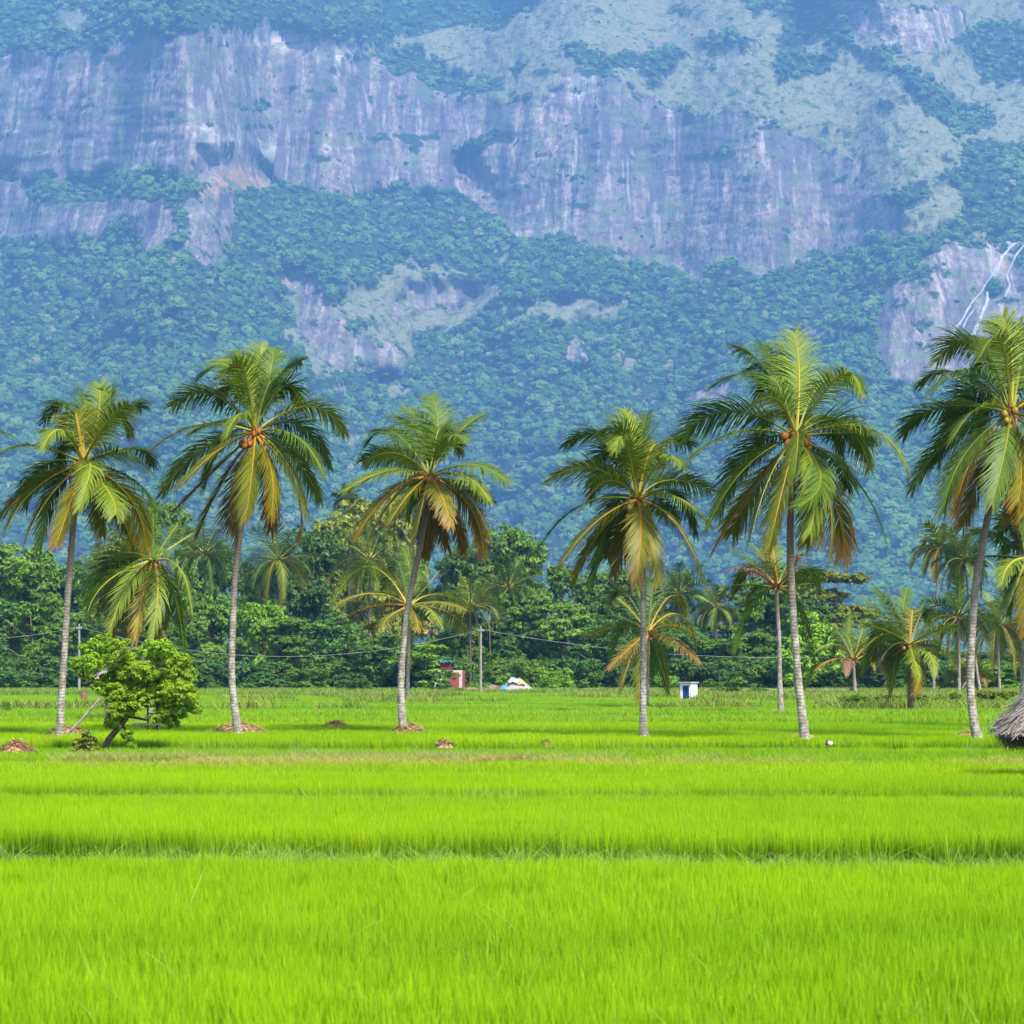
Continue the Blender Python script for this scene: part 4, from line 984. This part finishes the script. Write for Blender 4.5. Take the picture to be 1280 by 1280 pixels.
# ------------------------------------------------------------------ lime-green leaning tree
def lime_tree():
    b0 = onfield(124, 940, .15); Y = b0.y
    root = empty('leaning_tree', (b0.x, Y, b0.z)); tag(root, 'small bright lime-green tree leaning right in front of the field shelter', 'tree')
    o = Vector((b0.x, Y, b0.z)); q = lambda x, y, dy=0: at(x, y, Y) + Vector((0, dy, 0)) - o
    b = MB(); b.tube([(0, 0, -.1), q(135,925), q(152,905), q(165,885,.2), q(176,862,.4), q(185,835,.5)], [.10, .08, .075, .06, .045, .02], 10, 0, .2)
    for P in ([(152,905),(146,880),(140,850),(130,825)], [(165,885),(190,882),(212,868),(225,850)], [(176,862),(200,845),(208,825)], [(158,895),(180,900),(205,902)], [(146,880),(125,862),(105,838)], [(152,905),(158,918),(163,926)], [(190,882),(225,882),(240,886)]):
        b.tube([q(x, y, i * .28) for i, (x, y) in enumerate(P)], [.04, .03, .02, .008][:len(P)], 7)
    b.obj('trunk', simple('leaning_bark', (.13, .08, .055), (.05, .035, .025), 8, .9, .01), root, True)
    L = [(112,812,18),(128,806,16),(152,812,17),(116,832,20),(140,828,20),(163,826,18),(188,815,17),(205,812,16),(222,826,16),(205,835,22),(228,846,17),(232,866,17),(240,882,11),(215,868,20),(190,856,20),(168,848,20),
         (104,842,11),(97,832,8),(128,856,15),(146,868,17),(150,888,14),(142,904,10),(163,930,7),(160,918,7),(175,874,17),(192,866,14),(205,892,15),(214,904,10),(196,898,8),(226,890,10),(160,890,10),(247,888,6),(170,838,16),(240,870,8),(150,842,20),(182,842,18),(200,850,18),(165,860,18),(182,866,16),(135,850,14),(210,850,18),(205,878,15),(150,870,14)]
    rs = random.Random(2); sc = Y / F; lobes = []
    for (x, y, r_) in L:
        r_ = r_ * .93; p = q(x, y, rs.uniform(-.55, .55) * (1 if r_ > 10 else .3)); lobes.append((p.x, p.y, p.z, r_ * sc, r_ * sc, r_ * sc * .85))
    link(bpy.data.objects.new('crown', leaf_cloud(lobes, 4, .050, 36, FOL['lime'], clump=.36, nclump=34)), root)
lime_tree()

# ------------------------------------------------------------------ straw heaps, bush, poles
def strand_heap(name, label, group, px, py, wpx, hpx, mat, seed, n=420, cat='straw heap', lift=.12):
    b0 = onfield(px, py, .05); sc = b0.y / F; W = wpx * sc / 2; H = hpx * sc * 1.25 + lift * 1.3; rs = random.Random(seed); b = MB()
    # a low lumpy mound under loose stalks
    nr, na = 6, 20; V = [(0, 0, H * .75)]; Fs = []
    for i in range(1, nr + 1):
        for j in range(na):
            a = 6.283 * j / na; r_ = i / nr; k = 1 + .2 * mnoise.noise(Vector((math.cos(a) * 2, math.sin(a) * 2, seed)))
            V.append((math.cos(a) * r_ * W * .95 * k, math.sin(a) * r_ * W * .6 * k, H * .75 * (1 - r_ ** 1.7) + .05 * mnoise.noise(Vector((a * 3, r_ * 5, seed))) - (.05 if i == nr else 0)))
    for j in range(na): Fs.append((0, 1 + j, 1 + (j + 1) % na))
    for i in range(nr - 1):
        for j in range(na): Fs.append((1 + i*na + j, 1 + (i+1)*na + j, 1 + (i+1)*na + (j+1) % na, 1 + i*na + (j+1) % na))
    b.add(V, Fs)
    for i in range(n):
        r_ = math.sqrt(rs.random()); a = rs.uniform(0, 6.28); x, y = math.cos(a) * r_ * W, math.sin(a) * r_ * W * .6; z = H * .75 * (1 - r_ ** 1.7) + rs.uniform(-.01, .07)
        l = rs.uniform(.1, .32) * (.6 + W * .3); t = rs.uniform(0, 6.28); d = Vector((math.cos(t), math.sin(t) * .6, rs.uniform(-.35, .35))) * l; wv = .008 + .004 * rs.random()
        p = Vector((x, y, z)); up = Vector((0, 0, wv)); sd = d.cross(Vector((0, 0, 1))).normalized() * wv
        b.add([p - d/2 - sd, p - d/2 + sd, p + d/2 + sd + up, p + d/2 - sd + up], [(0, 1, 2, 3)])
    o = b.obj(name, mat); o.location = (b0.x, b0.y, b0.z + .16); tag(o, label, cat, group)
GH = 'straw and soil heaps in the fields'
strand_heap('straw_heap', 'reddish straw heap at the left edge', GH, 20, 952, 62, 14, STRAWR, 1, 700)
strand_heap('straw_heap', 'low straw ring at the foot of the first tall palm', GH, 84, 926, 66, 7, STRAW, 2, 700, lift=.16)
strand_heap('straw_heap', 'long straw spread at the foot of the second tall palm', GH, 298, 924, 84, 9, STRAW, 3, 1100, lift=.18)
strand_heap('straw_heap', 'small reddish heap between the second and third tall palms', GH, 420, 916, 40, 6, STRAWR, 4, 500)
strand_heap('straw_heap', 'straw heap at the foot of the third tall palm', GH, 512, 924, 56, 8, STRAW, 5, 700, lift=.18)
strand_heap('straw_heap', 'tiny tan heap in front of the third and fourth tall palms', GH, 555, 938, 24, 3, STRAWR, 6, 200, lift=.08)
strand_heap('straw_heap', 'faint tan scrap of straw in the field midway to the straight tall palm', GH, 683, 936, 14, 2, STRAW, 7, 80, lift=.05)
strand_heap('soil_mound', 'low brown soil mound at the foot of the straight tall palm', GH, 806, 925, 58, 3, STRAW, 8, 200, 'soil mound', .06)
strand_heap('soil_mound', 'brown mound at the foot of the largest tall palm', GH, 1004, 930, 62, 4, STRAWR, 9, 220, 'soil mound', .06)
strand_heap('soil_mound', 'tan soil mound at the foot of the right-edge palm', GH, 1210, 929, 46, 7, STRAWR, 10, 220, 'soil mound', .06)
strand_heap('soil_mound', 'brown mound at the foot of the thin-trunked palm', GH, 976, 894, 40, 3, STRAWR, 14, 120, 'soil mound', .06)

def small_bush():
    b0 = onfield(106, 948, .1); sc = b0.y / F
    me = leaf_cloud([(0, 0, 14*sc, 14*sc, 14*sc, 13*sc), (-8*sc, 0, 10*sc, 11*sc, 11*sc, 11*sc), (9*sc, .1, 11*sc, 11*sc, 11*sc, 12*sc), (2*sc, 0, 28*sc, 7*sc, 7*sc, 11*sc), (-9*sc, 0, 22*sc, 6*sc, 6*sc, 8*sc), (10*sc, 0, 24*sc, 5*sc, 5*sc, 8*sc)], 9, .05, 16, FOL['olive'], 'foliage', .4, 24)
    root = empty('bush', b0); tag(root, 'scrubby little bush at the root of the leaning lime-green tree', 'bush'); link(bpy.data.objects.new('foliage', me), root)
    b = MB()
    for k in range(9):
        a = k * .7; b.tube([(0, 0, -.05), (math.cos(a) * .1, math.sin(a) * .1, .2), (math.cos(a) * .24, math.sin(a) * .2, .42)], [.012, .009, .004], 5)
    b.obj('stem', WOOD_D, root)
    b0 = onfield(70, 950, .1)
    me = leaf_cloud([(-.3, 0, .12, .22, .2, .14), (.1, 0, .12, .25, .2, .13), (.4, 0, .1, .2, .2, .12)], 10, .05, 14, FOL['bright'], 'weed_clump', .4, 16)
    o = link(bpy.data.objects.new('weed_clump', me)); o.location = b0; tag(o, 'leafy green weed clump between the reddish straw heap and the scrubby bush', 'weed')
small_bush()

def leaning_pole():
    b0 = onfield(84, 918, .25); Y = b0.y - .5; p0 = at(82, 919, Y); p1 = at(131, 866, Y)
    b = MB(); o = Vector((p0.x, Y, p0.z)); d = p1 - p0; b.tube([-d * .05, d * .3 + Vector((0, 0, -.05)), d * .65 + Vector((0, 0, -.03)), d], [.045, .042, .036, .03], 8, 0, .2)
    ob = b.obj('leaning_pole', WOOD_L); ob.location = o; tag(ob, 'bare pale wooden pole slanting from the first tall palm foot toward the lime-green tree', 'pole')
    b0 = onfield(104, 876, .2); b = MB(); b.tube([(0, 0, -.1), (.03, 0, .4), (0, 0, .95)], [.28, .24, .2], 9, 0, .4)
    ob = b.obj('tree_stump', simple('stump', (.22, .12, .07), (.12, .07, .04), 5, .95, .02)); ob.location = b0; tag(ob, 'short reddish-brown tree stump at the foot of the slim pole', 'stump')
leaning_pole()

# ------------------------------------------------------------------ field shelter behind the lime tree
def thatch_sheet(b, P00, P10, P01, P11, n, seed, ln=.35, wd=.02):
    """loose straw laid down a slope: P0x ridge, P1x eave"""
    rs = random.Random(seed)
    for i in range(n):
        u = rs.random(); v = rs.random() ** .9
        p = P00.lerp(P01, u).lerp(P10.lerp(P11, u), v); dn = (P10.lerp(P11, u) - P00.lerp(P01, u)).normalized()
        nrm = dn.cross(P01 - P00).normalized(); nrm = nrm if nrm.z > 0 else -nrm
        d = (dn + Vector((rs.uniform(-.25, .25), rs.uniform(-.25, .25), rs.uniform(-.15, .1)))) * ln * rs.uniform(.5, 1.2)
        s = d.cross(nrm).normalized() * wd * rs.uniform(.4, 1); h = nrm * rs.uniform(.0, .06)
        b.add([p + h - s, p + h + s, p + h + d + s * .4, p + h + d - s * .4], [(0, 1, 2, 3)])
def shelter():
    b0 = onfield(175, 913, .2); Y = b0.y + 1.2; z0 = gzf(b0.x, Y)
    root = empty('field_shelter', (b0.x, Y, z0)); tag(root, 'rough thatched shelter of poles half hidden behind the lime-green tree', 'shelter')
    o = Vector((b0.x, Y, z0)); q = lambda x, y, dy=0: at(x, y, Y) + Vector((0, dy, 0)) - o
    def pole(P, r_, m=WOOD_D, nm='post'):
        b = MB(); b.tube(P, [r_] * len(P), 7, 0, .2); b.obj(nm, m, root)
    zt = q(0, 845).z
    for (x, dy, m) in ((132, 0, WOOD_L), (197, 0, WOOD_D), (142, 1.6, WOOD_D), (205, 1.6, WOOD_L)):
        p = q(x, 913, dy); pole([(p.x, p.y, 0), (p.x, p.y, zt)], .045 if m is WOOD_L else .06, m)
    a = q(127, 913); c_ = q(142, 868); pole([(a.x, -.1, 0), (c_.x, -.1, c_.z)], .035, WOOD_D, 'brace')
    a = q(146, 913); c_ = q(134, 868); pole([(a.x, -.12, 0), (c_.x, -.12, c_.z)], .03, WOOD_L, 'brace')
    for y in (880, 892): 
        a = q(184, y); pole([(a.x, .1, a.z), (q(200, y).x, .1, a.z)], .02, WOOD_D, 'rung')
    pole([(q(184, 0).x, .1, 0), (q(184, 0).x, .1, q(0, 860).z)], .03, WOOD_D, 'post')
    # platform
    x0, x1, zp = q(166, 0).x, q(203, 0).x, q(0, 906).z; b = MB()
    for k in range(7): b.box(x0, -.35 + k * .16, zp, x1, -.35 + k * .16 + .13, zp + .05)
    b.obj('platform', simple('platform_wood', (.42, .25, .2), (.25, .15, .12), 6), root)
    for x in (170, 176, 190, 200):
        p = q(x, 0); b = MB(); b.box(p.x - .025, -.3, 0, p.x + .025, -.25, zp); b.obj('platform_leg', WOOD_L, root)
    rx0, rx1 = q(122, 0).x, q(212, 0).x; zr = q(0, 808).z
    b = MB(); A0, A1 = Vector((rx0 + .5, .8, zr)), Vector((rx1 - .5, .8, zr)); 
    for sg in (-1, 1):
        B0, B1 = Vector((rx0, .8 + sg * 1.3, zt - .1)), Vector((rx1, .8 + sg * 1.3, zt - .1))
        N_ = Vector((0, 0, .08)); b.add([A0, A1, B1, B0, A0 - N_, A1 - N_, B1 - N_, B0 - N_], [(0, 1, 2, 3), (7, 6, 5, 4), (3, 2, 6, 7), (0, 3, 7, 4), (1, 5, 6, 2)])
        thatch_sheet(b, A0, B0, A1, B1, 500, 5 + sg)
    b.obj('thatch_roof', THATCH, root)
shelter()

# ------------------------------------------------------------------ thatched hut at right edge
def hut():
    Y = 44.0; c0 = at(1334, 0, Y); z0 = gzf(c0.x, Y); root = empty('thatched_hut', (c0.x, Y, z0))
    tag(root, 'grey thatched roof corner of a low hut at the right edge of the picture', 'hut')
    o = Vector((c0.x, Y, z0)); ze = at(0, 915, Y).z - z0; zt = ze + 1.25; re = (1334 - 1244) / F * Y
    b = MB(); na = 28; V = [(0, 0, zt)]; Fs = []
    for lvl, (r_, z) in enumerate(((.35, zt - .18), (.85, zt - .72), (re, ze), (re * .93, ze - .10), (re * .7, ze - .02))):
        for j in range(na):
            a = 6.283 * j / na; k = 1 + .07 * math.sin(j * 3.7) + .05 * math.sin(j * 7.1); V.append((math.cos(a) * r_ * k, math.sin(a) * r_ * k, z + .04 * math.sin(j * 5.3)))
    for j in range(na): Fs.append((0, 1 + j, 1 + (j+1) % na))
    for i in range(4):
        for j in range(na): Fs.append((1 + i*na + j, 1 + (i+1)*na + j, 1 + (i+1)*na + (j+1) % na, 1 + i*na + (j+1) % na))
    b.add(V, Fs); rs = random.Random(4)
    for i in range(6500):
        a = rs.uniform(0, 6.283); v = rs.random() ** .6; tier = math.floor(v * 4) / 4
        r_ = .1 + (re - .02) * v; z = zt - (zt - ze) * v + .10 * (1 - (v * 4 - math.floor(v * 4)))
        d = Vector((math.cos(a), math.sin(a), 0)); sl = Vector((d.x * re, d.y * re, -(zt - ze))).normalized()
        dd = (sl + Vector((rs.uniform(-.6, .6), rs.uniform(-.6, .6), rs.uniform(-.35, .35)))) * rs.uniform(.10, .30) * (1 if v < .8 else .5)
        p = Vector((d.x * r_, d.y * r_, z)); sd = dd.cross(Vector((d.x, d.y, 1))).normalized() * rs.uniform(.005, .020)
        b.add([p - sd, p + sd, p + dd + sd * .5, p + dd - sd * .5], [(0, 1, 2, 3)])
    b.obj('thatch_roof', THATCH, root)
    b = MB()
    for i in range(3000):   # ragged hanging fringe; the dark under the eave is put into its colour
        a = rs.uniform(0, 6.283); r_ = re * rs.uniform(.72, .99); p = Vector((math.cos(a) * r_, math.sin(a) * r_, ze + rs.uniform(-.06, .04)))
        d = Vector((rs.uniform(-.12, .12), rs.uniform(-.12, .12), -rs.uniform(.10, .34))); s = Vector((math.sin(a), -math.cos(a), 0)) * rs.uniform(.004, .012)
        b.add([p - s, p + s, p + d + s * .4, p + d - s * .4], [(0, 1, 2, 3)])
    b.obj('eave_fringe', simple('under_eave_dark', (.08, .06, .05), (.025, .02, .018), 8, .95), root)
    for a in (.8, 2.4, 3.9, 5.5):
        b = MB(); x, y = math.cos(a) * .75, math.sin(a) * .75; b.tube([(x, y, -.1), (x, y, zt - .7)], [.05, .045], 8, 0, .2); b.obj('post', WOOD_D, root)
hut()

# ------------------------------------------------------------------ outhouse, wall, heap, poles, wires
def outhouse():
    b0 = onfield(861, 878, .05); Y = b0.y; sc = Y / F
    root = empty('outhouse', (b0.x, Y, b0.z)); tag(root, 'small white outhouse with a dark blue door at the far side of the field', 'outhouse'); root.rotation_euler = (0, 0, R(-35))
    W, Dp, H = 15 * sc * 1.05, 15 * sc * 1.0, 25 * sc
    wm = NT('whitewash'); co = wm.coords(); wm.base(wm.mix(wm.smooth(wm.noise(3.5, co, 6), .5, .7), (.78, .77, .74), (.50, .45, .40)), .9, .1)
    b = MB(); t = .1; dw = W * .30; x0, x1, y0, y1 = -W/2, W/2, -Dp/2, Dp/2
    b.box(x0, y0, -.1, -dw, y0 + t, H); b.box(dw, y0, -.1, x1, y0 + t, H); b.box(-dw, y0, H * .88, dw, y0 + t, H)
    b.box(x0, y0 + t, -.1, x0 + t, y1, H); b.box(x1 - t, y0 + t, -.1, x1, y1, H); b.box(x0 + t, y1 - t, -.1, x1 - t, y1, H)
    b.obj('wall', wm.mat, root)
    b = MB(); b.box(-dw, y0 + .03, 0, dw, y0 + .07, H * .88)
    for k in range(5): b.box(-dw + .03 + k * dw * .4, y0 + .015, .05, -dw + .03 + k * dw * .4 + dw * .3, y0 + .03, H * .85)
    d = b.obj('door', simple('blue_paint', (.02, .06, .22), (.015, .04, .15), 3, .6), root)
    b = MB(); b.box(dw * .55, y0 - .01, H * .42, dw * .7, y0 + .012, H * .47); b.obj('handle', simple('dark_metal', (.05, .05, .05)), d)
    b = MB(); b.box(x0 - .1, y0 - .16, H + .002, x1 + .1, y1 + .08, H + .09); b.obj('roof', simple('grey_slab', (.42, .38, .40), (.3, .26, .27), 3), root)
outhouse()

def house():
    Y = 285; sc = Y / F; p = at(566, 858, Y); z0 = gzf(p.x, Y); root = empty('small_house', (p.x, Y, z0)); tag(root, 'low house with red and white wall among bushes left of the utility pole', 'house')
    h = (865 - 836) * sc; red = simple('red_paint', (.30, .06, .05), (.20, .04, .035), 1); wh = simple('white_paint', (.50, .44, .42), (.36, .31, .29), 1)
    b = MB(); b.box(-2.2, 0, 0, 1.15, .25, h); b.box(-2.2, .25, 0, -1.95, 3.5, h); b.obj('wall', wh, root)
    b = MB(); b.box(-.55, -.03, .75, .75, -.003, h - .25); b.obj('red_panel', red, root)
    b = MB(); b.box(1.153, -.05, 0, 1.45, .3, h); b.obj('pillar', red, root)
    b = MB(); b.box(-1.6, 2.6, h + .003, -.3, 3.4, h + .85); b.obj('back_wall', simple('dark_red_wall', (.16, .03, .03), (.09, .02, .02), 1), root)
    b = MB()
    n = 12; V = []
    for i in range(n + 1):
        for j in range(3):
            V.append((-1.75 + i * .125, 2.2 + j * .7, h + 1.05 + .08 * math.sin(i * 1.3) + .05 * j))
    V2 = [(x, y, z - .06) for x, y, z in V]; m = len(V)
    Fs = [(i*3 + j, (i+1)*3 + j, (i+1)*3 + j + 1, i*3 + j + 1) for i in range(n) for j in range(2)]; b.add(V + V2, Fs + [tuple(x + m for x in f[::-1]) for f in Fs])
    b.obj('tarp_roof', simple('blue_tarp', (.03, .25, .55), (.02, .18, .42), 2, .5), root)
house()

def sheet_patch(b, cx, cy, cz, w_, d_, h_, seed, th=.05, n=12):
    rs = random.Random(seed); V = []
    for i in range(n + 1):
        for j in range(n + 1):
            u, v = i / n * 2 - 1, j / n * 2 - 1
            z = h_ * max(0, 1 - (u * u * .8 + v * v * .8)) + .12 * mnoise.noise(Vector((u * 2.3 + seed, v * 2.3, 0))) * (h_ + .4)
            V.append((cx + u * w_, cy + v * d_, cz + z))
    m = len(V); Fs = [(i*(n+1) + j, (i+1)*(n+1) + j, (i+1)*(n+1) + j + 1, i*(n+1) + j + 1) for i in range(n) for j in range(n)]
    b.add(V + [(x, y, z - th) for x, y, z in V], Fs + [tuple(k + m for k in f[::-1]) for f in Fs])
def heap():
    Y = 262; sc = Y / F; p = at(645, 868, Y); z0 = gzf(p.x, Y); root = empty('sand_heap', (p.x, Y, z0)); tag(root, 'grey heap covered with blue, white and yellow tarpaulins right of the utility pole', 'heap')
    b = MB(); sheet_patch(b, 0, 0, -.1, 2.1, 1.3, 1.75, 3, .1, 16); b.obj('sand', simple('sand', (.36, .34, .31), (.25, .23, .21), 2, .95), root)
    b = MB(); sheet_patch(b, -1.3, -.5, .55, .42, .6, .45, 8); b.obj('blue_tarp', simple('tarp_blue', (.08, .35, .65), (.05, .22, .5), 3, .5), root)
    b = MB(); sheet_patch(b, -.35, -.3, 1.32, .55, .7, .55, 12); b.obj('white_tarp', simple('tarp_white', (.50, .50, .48), (.36, .36, .36), 3, .5), root)
    b = MB(); sheet_patch(b, .5, -.35, 1.1, .5, .6, .40, 15); b.obj('yellow_tarp', simple('tarp_yellow', (.48, .33, .10), (.36, .24, .09), 3, .6), root)
    for k, (x, y, z) in enumerate(((1.55, -.3, .35), (2.05, -.2, .32))):
        b = MB(); sheet_patch(b, x, y, z - .2, .32, .3, .5, 20 + k, .1, 8); b.obj('sack', simple('sack', (.45, .45, .43) if k else (.48, .40, .22), None, 3, .8), root)
heap()

def bank():
    m = NT('mud_bank'); co = m.coords(); m.base(m.ramp(m.noise(.6, co, 5), [(.35, (.10, .065, .045)), (.55, (.24, .17, .11)), (.7, (.16, .16, .05))]), .95, .1); m.bump(m.noise(2, co), .6, .1)
    b = MB()
    for (a, c_, Y, top, bot) in ((566, 612, 272, 863, 868), (612, 640, 268, 861, 871), (730, 860, 276, 864.5, 868.5), (880, 1075, 250, 865.5, 870.5), (1075, 1300, 252, 864, 868)):
        n = 24; V = []; x0, x1 = (a - 640) / F * Y, (c_ - 640) / F * Y; h = (bot - top) / F * Y
        for i in range(n + 1):
            x = x0 + (x1 - x0) * i / n; hh = h * (1 + .25 * mnoise.noise(Vector((x * .4, Y, 0)))) + .25; z0 = gzf(x, Y)
            for (dy, dz) in ((-.7, -.1), (-.45, hh * .6), (-.2, hh), (1.2, hh), (1.9, -.1)): V.append((x, Y + dy + .3 * mnoise.noise(Vector((x * .3, dz, 5))), z0 + dz))
        b.add(V, [(i*5 + j, (i+1)*5 + j, (i+1)*5 + j + 1, i*5 + j + 1) for i in range(n) for j in range(4)])
    tag(b.obj('embankment', m.mat), kind='structure', label='low brown earth bank along the far edge of the fields')
bank()

poles = []
def pole(px, top, base, Y, label, rad=.11):
    p = at(px, base, Y); z0 = gzf(p.x, Y); h = CAMZ + (HZ - top) / F * Y - z0
    root = empty('utility_pole', (p.x, Y, z0)); tag(root, label, 'utility pole', 'slim utility poles at the forest edge')
    b = MB(); b.tube([(0, 0, -.3), (0, 0, h * .5), (0, 0, h)], [rad * 1.25, rad * 1.1, rad * .85], 8); b.obj('shaft', CONC, root)
    b = MB(); b.box(-.28, -.05 - rad, h - .5, .28, .03 - rad * .9, h - .42); b.obj('cross_arm', simple('steel', (.25, .25, .25)), root)
    for sx in (-.22, .22):
        b = MB(); b.tube([(sx, -.02 - rad, h - .418), (sx, -.02 - rad, h - .34), (sx, -.02 - rad, h - .28)], [.035, .045, .02], 8); b.obj('insulator', simple('porcelain', (.5, .45, .4)), root)
    poles.append(Vector((p.x, Y, z0 + h - .3))); return root
pole(-190, 783, 868, 245, 'slim utility pole beyond the left edge of the picture', .11)
pole(99, 780, 869, 245, 'slim grey utility pole right of the first tall palm trunk')
pole(601, 783, 867, 245, 'slim pale utility pole in the middle beside the tarpaulin heap')
pole(1312, 790, 868, 245, 'slim utility pole beyond the right edge of the picture', .11)
def wires():
    m = simple('wire', (.30, .31, .28), (.22, .22, .2), 1)
    for a, b_, sag, lab in ((0, 1, 1.2, 'thin power line running left from the slim pole by the first tall palm'), (1, 2, 2.9, 'sagging power line between the two slim utility poles'), (2, 3, 2.6, 'power line running right from the middle utility pole across the dark trees')):
        P0, P1 = poles[a], poles[b_]; b = MB(); pts = []
        for i in range(31):
            t = i / 30; p = P0.lerp(P1, t) - P0; p.z -= sag * 4 * t * (1 - t); pts.append(p)
        b.tube(pts, [.019] * 31, 5); o = b.obj('power_line', m); o.location = P0; tag(o, lab, 'power line', 'power lines strung between the slim poles')
wires()

def bits():
    p = onfield(1036, 927, .35); b = MB()
    V = []; n = 8
    def blob(cx, cy, cz, r_, mi, sx=1.0):
        V = []; 
        for i in range(5):
            ph = math.pi * (i + .5) / 5
            for j in range(n):
                a = 6.283 * j / n; k = 1 + .15 * mnoise.noise(Vector((a * 2, ph * 2, cx * 9))); V.append((cx + r_ * sx * math.sin(ph) * math.cos(a) * k, cy + r_ * math.sin(ph) * math.sin(a), cz + r_ * math.cos(ph) * k))
        b.add(V, [(i*n + j, i*n + (j+1) % n, (i+1)*n + (j+1) % n, (i+1)*n + j) for i in range(4) for j in range(n)] + [tuple(range(n))[::-1], tuple(4*n + j for j in range(n))], mi)
    blob(.05, 0, .12, .09, 0, 1.2); blob(-.06, 0, .13, .08, 1); blob(-.08, 0, .24, .04, 1)
    o = b.obj('bundle', [simple('white_cloth', (.8, .8, .8)), simple('brown_cloth', (.16, .09, .06))], None, True); o.location = (p.x, p.y, p.z + .22); o.scale = (.7, .7, .7)
    tag(o, 'small white and brown bundle on the bund right of the largest tall palm', 'bundle')
bits()
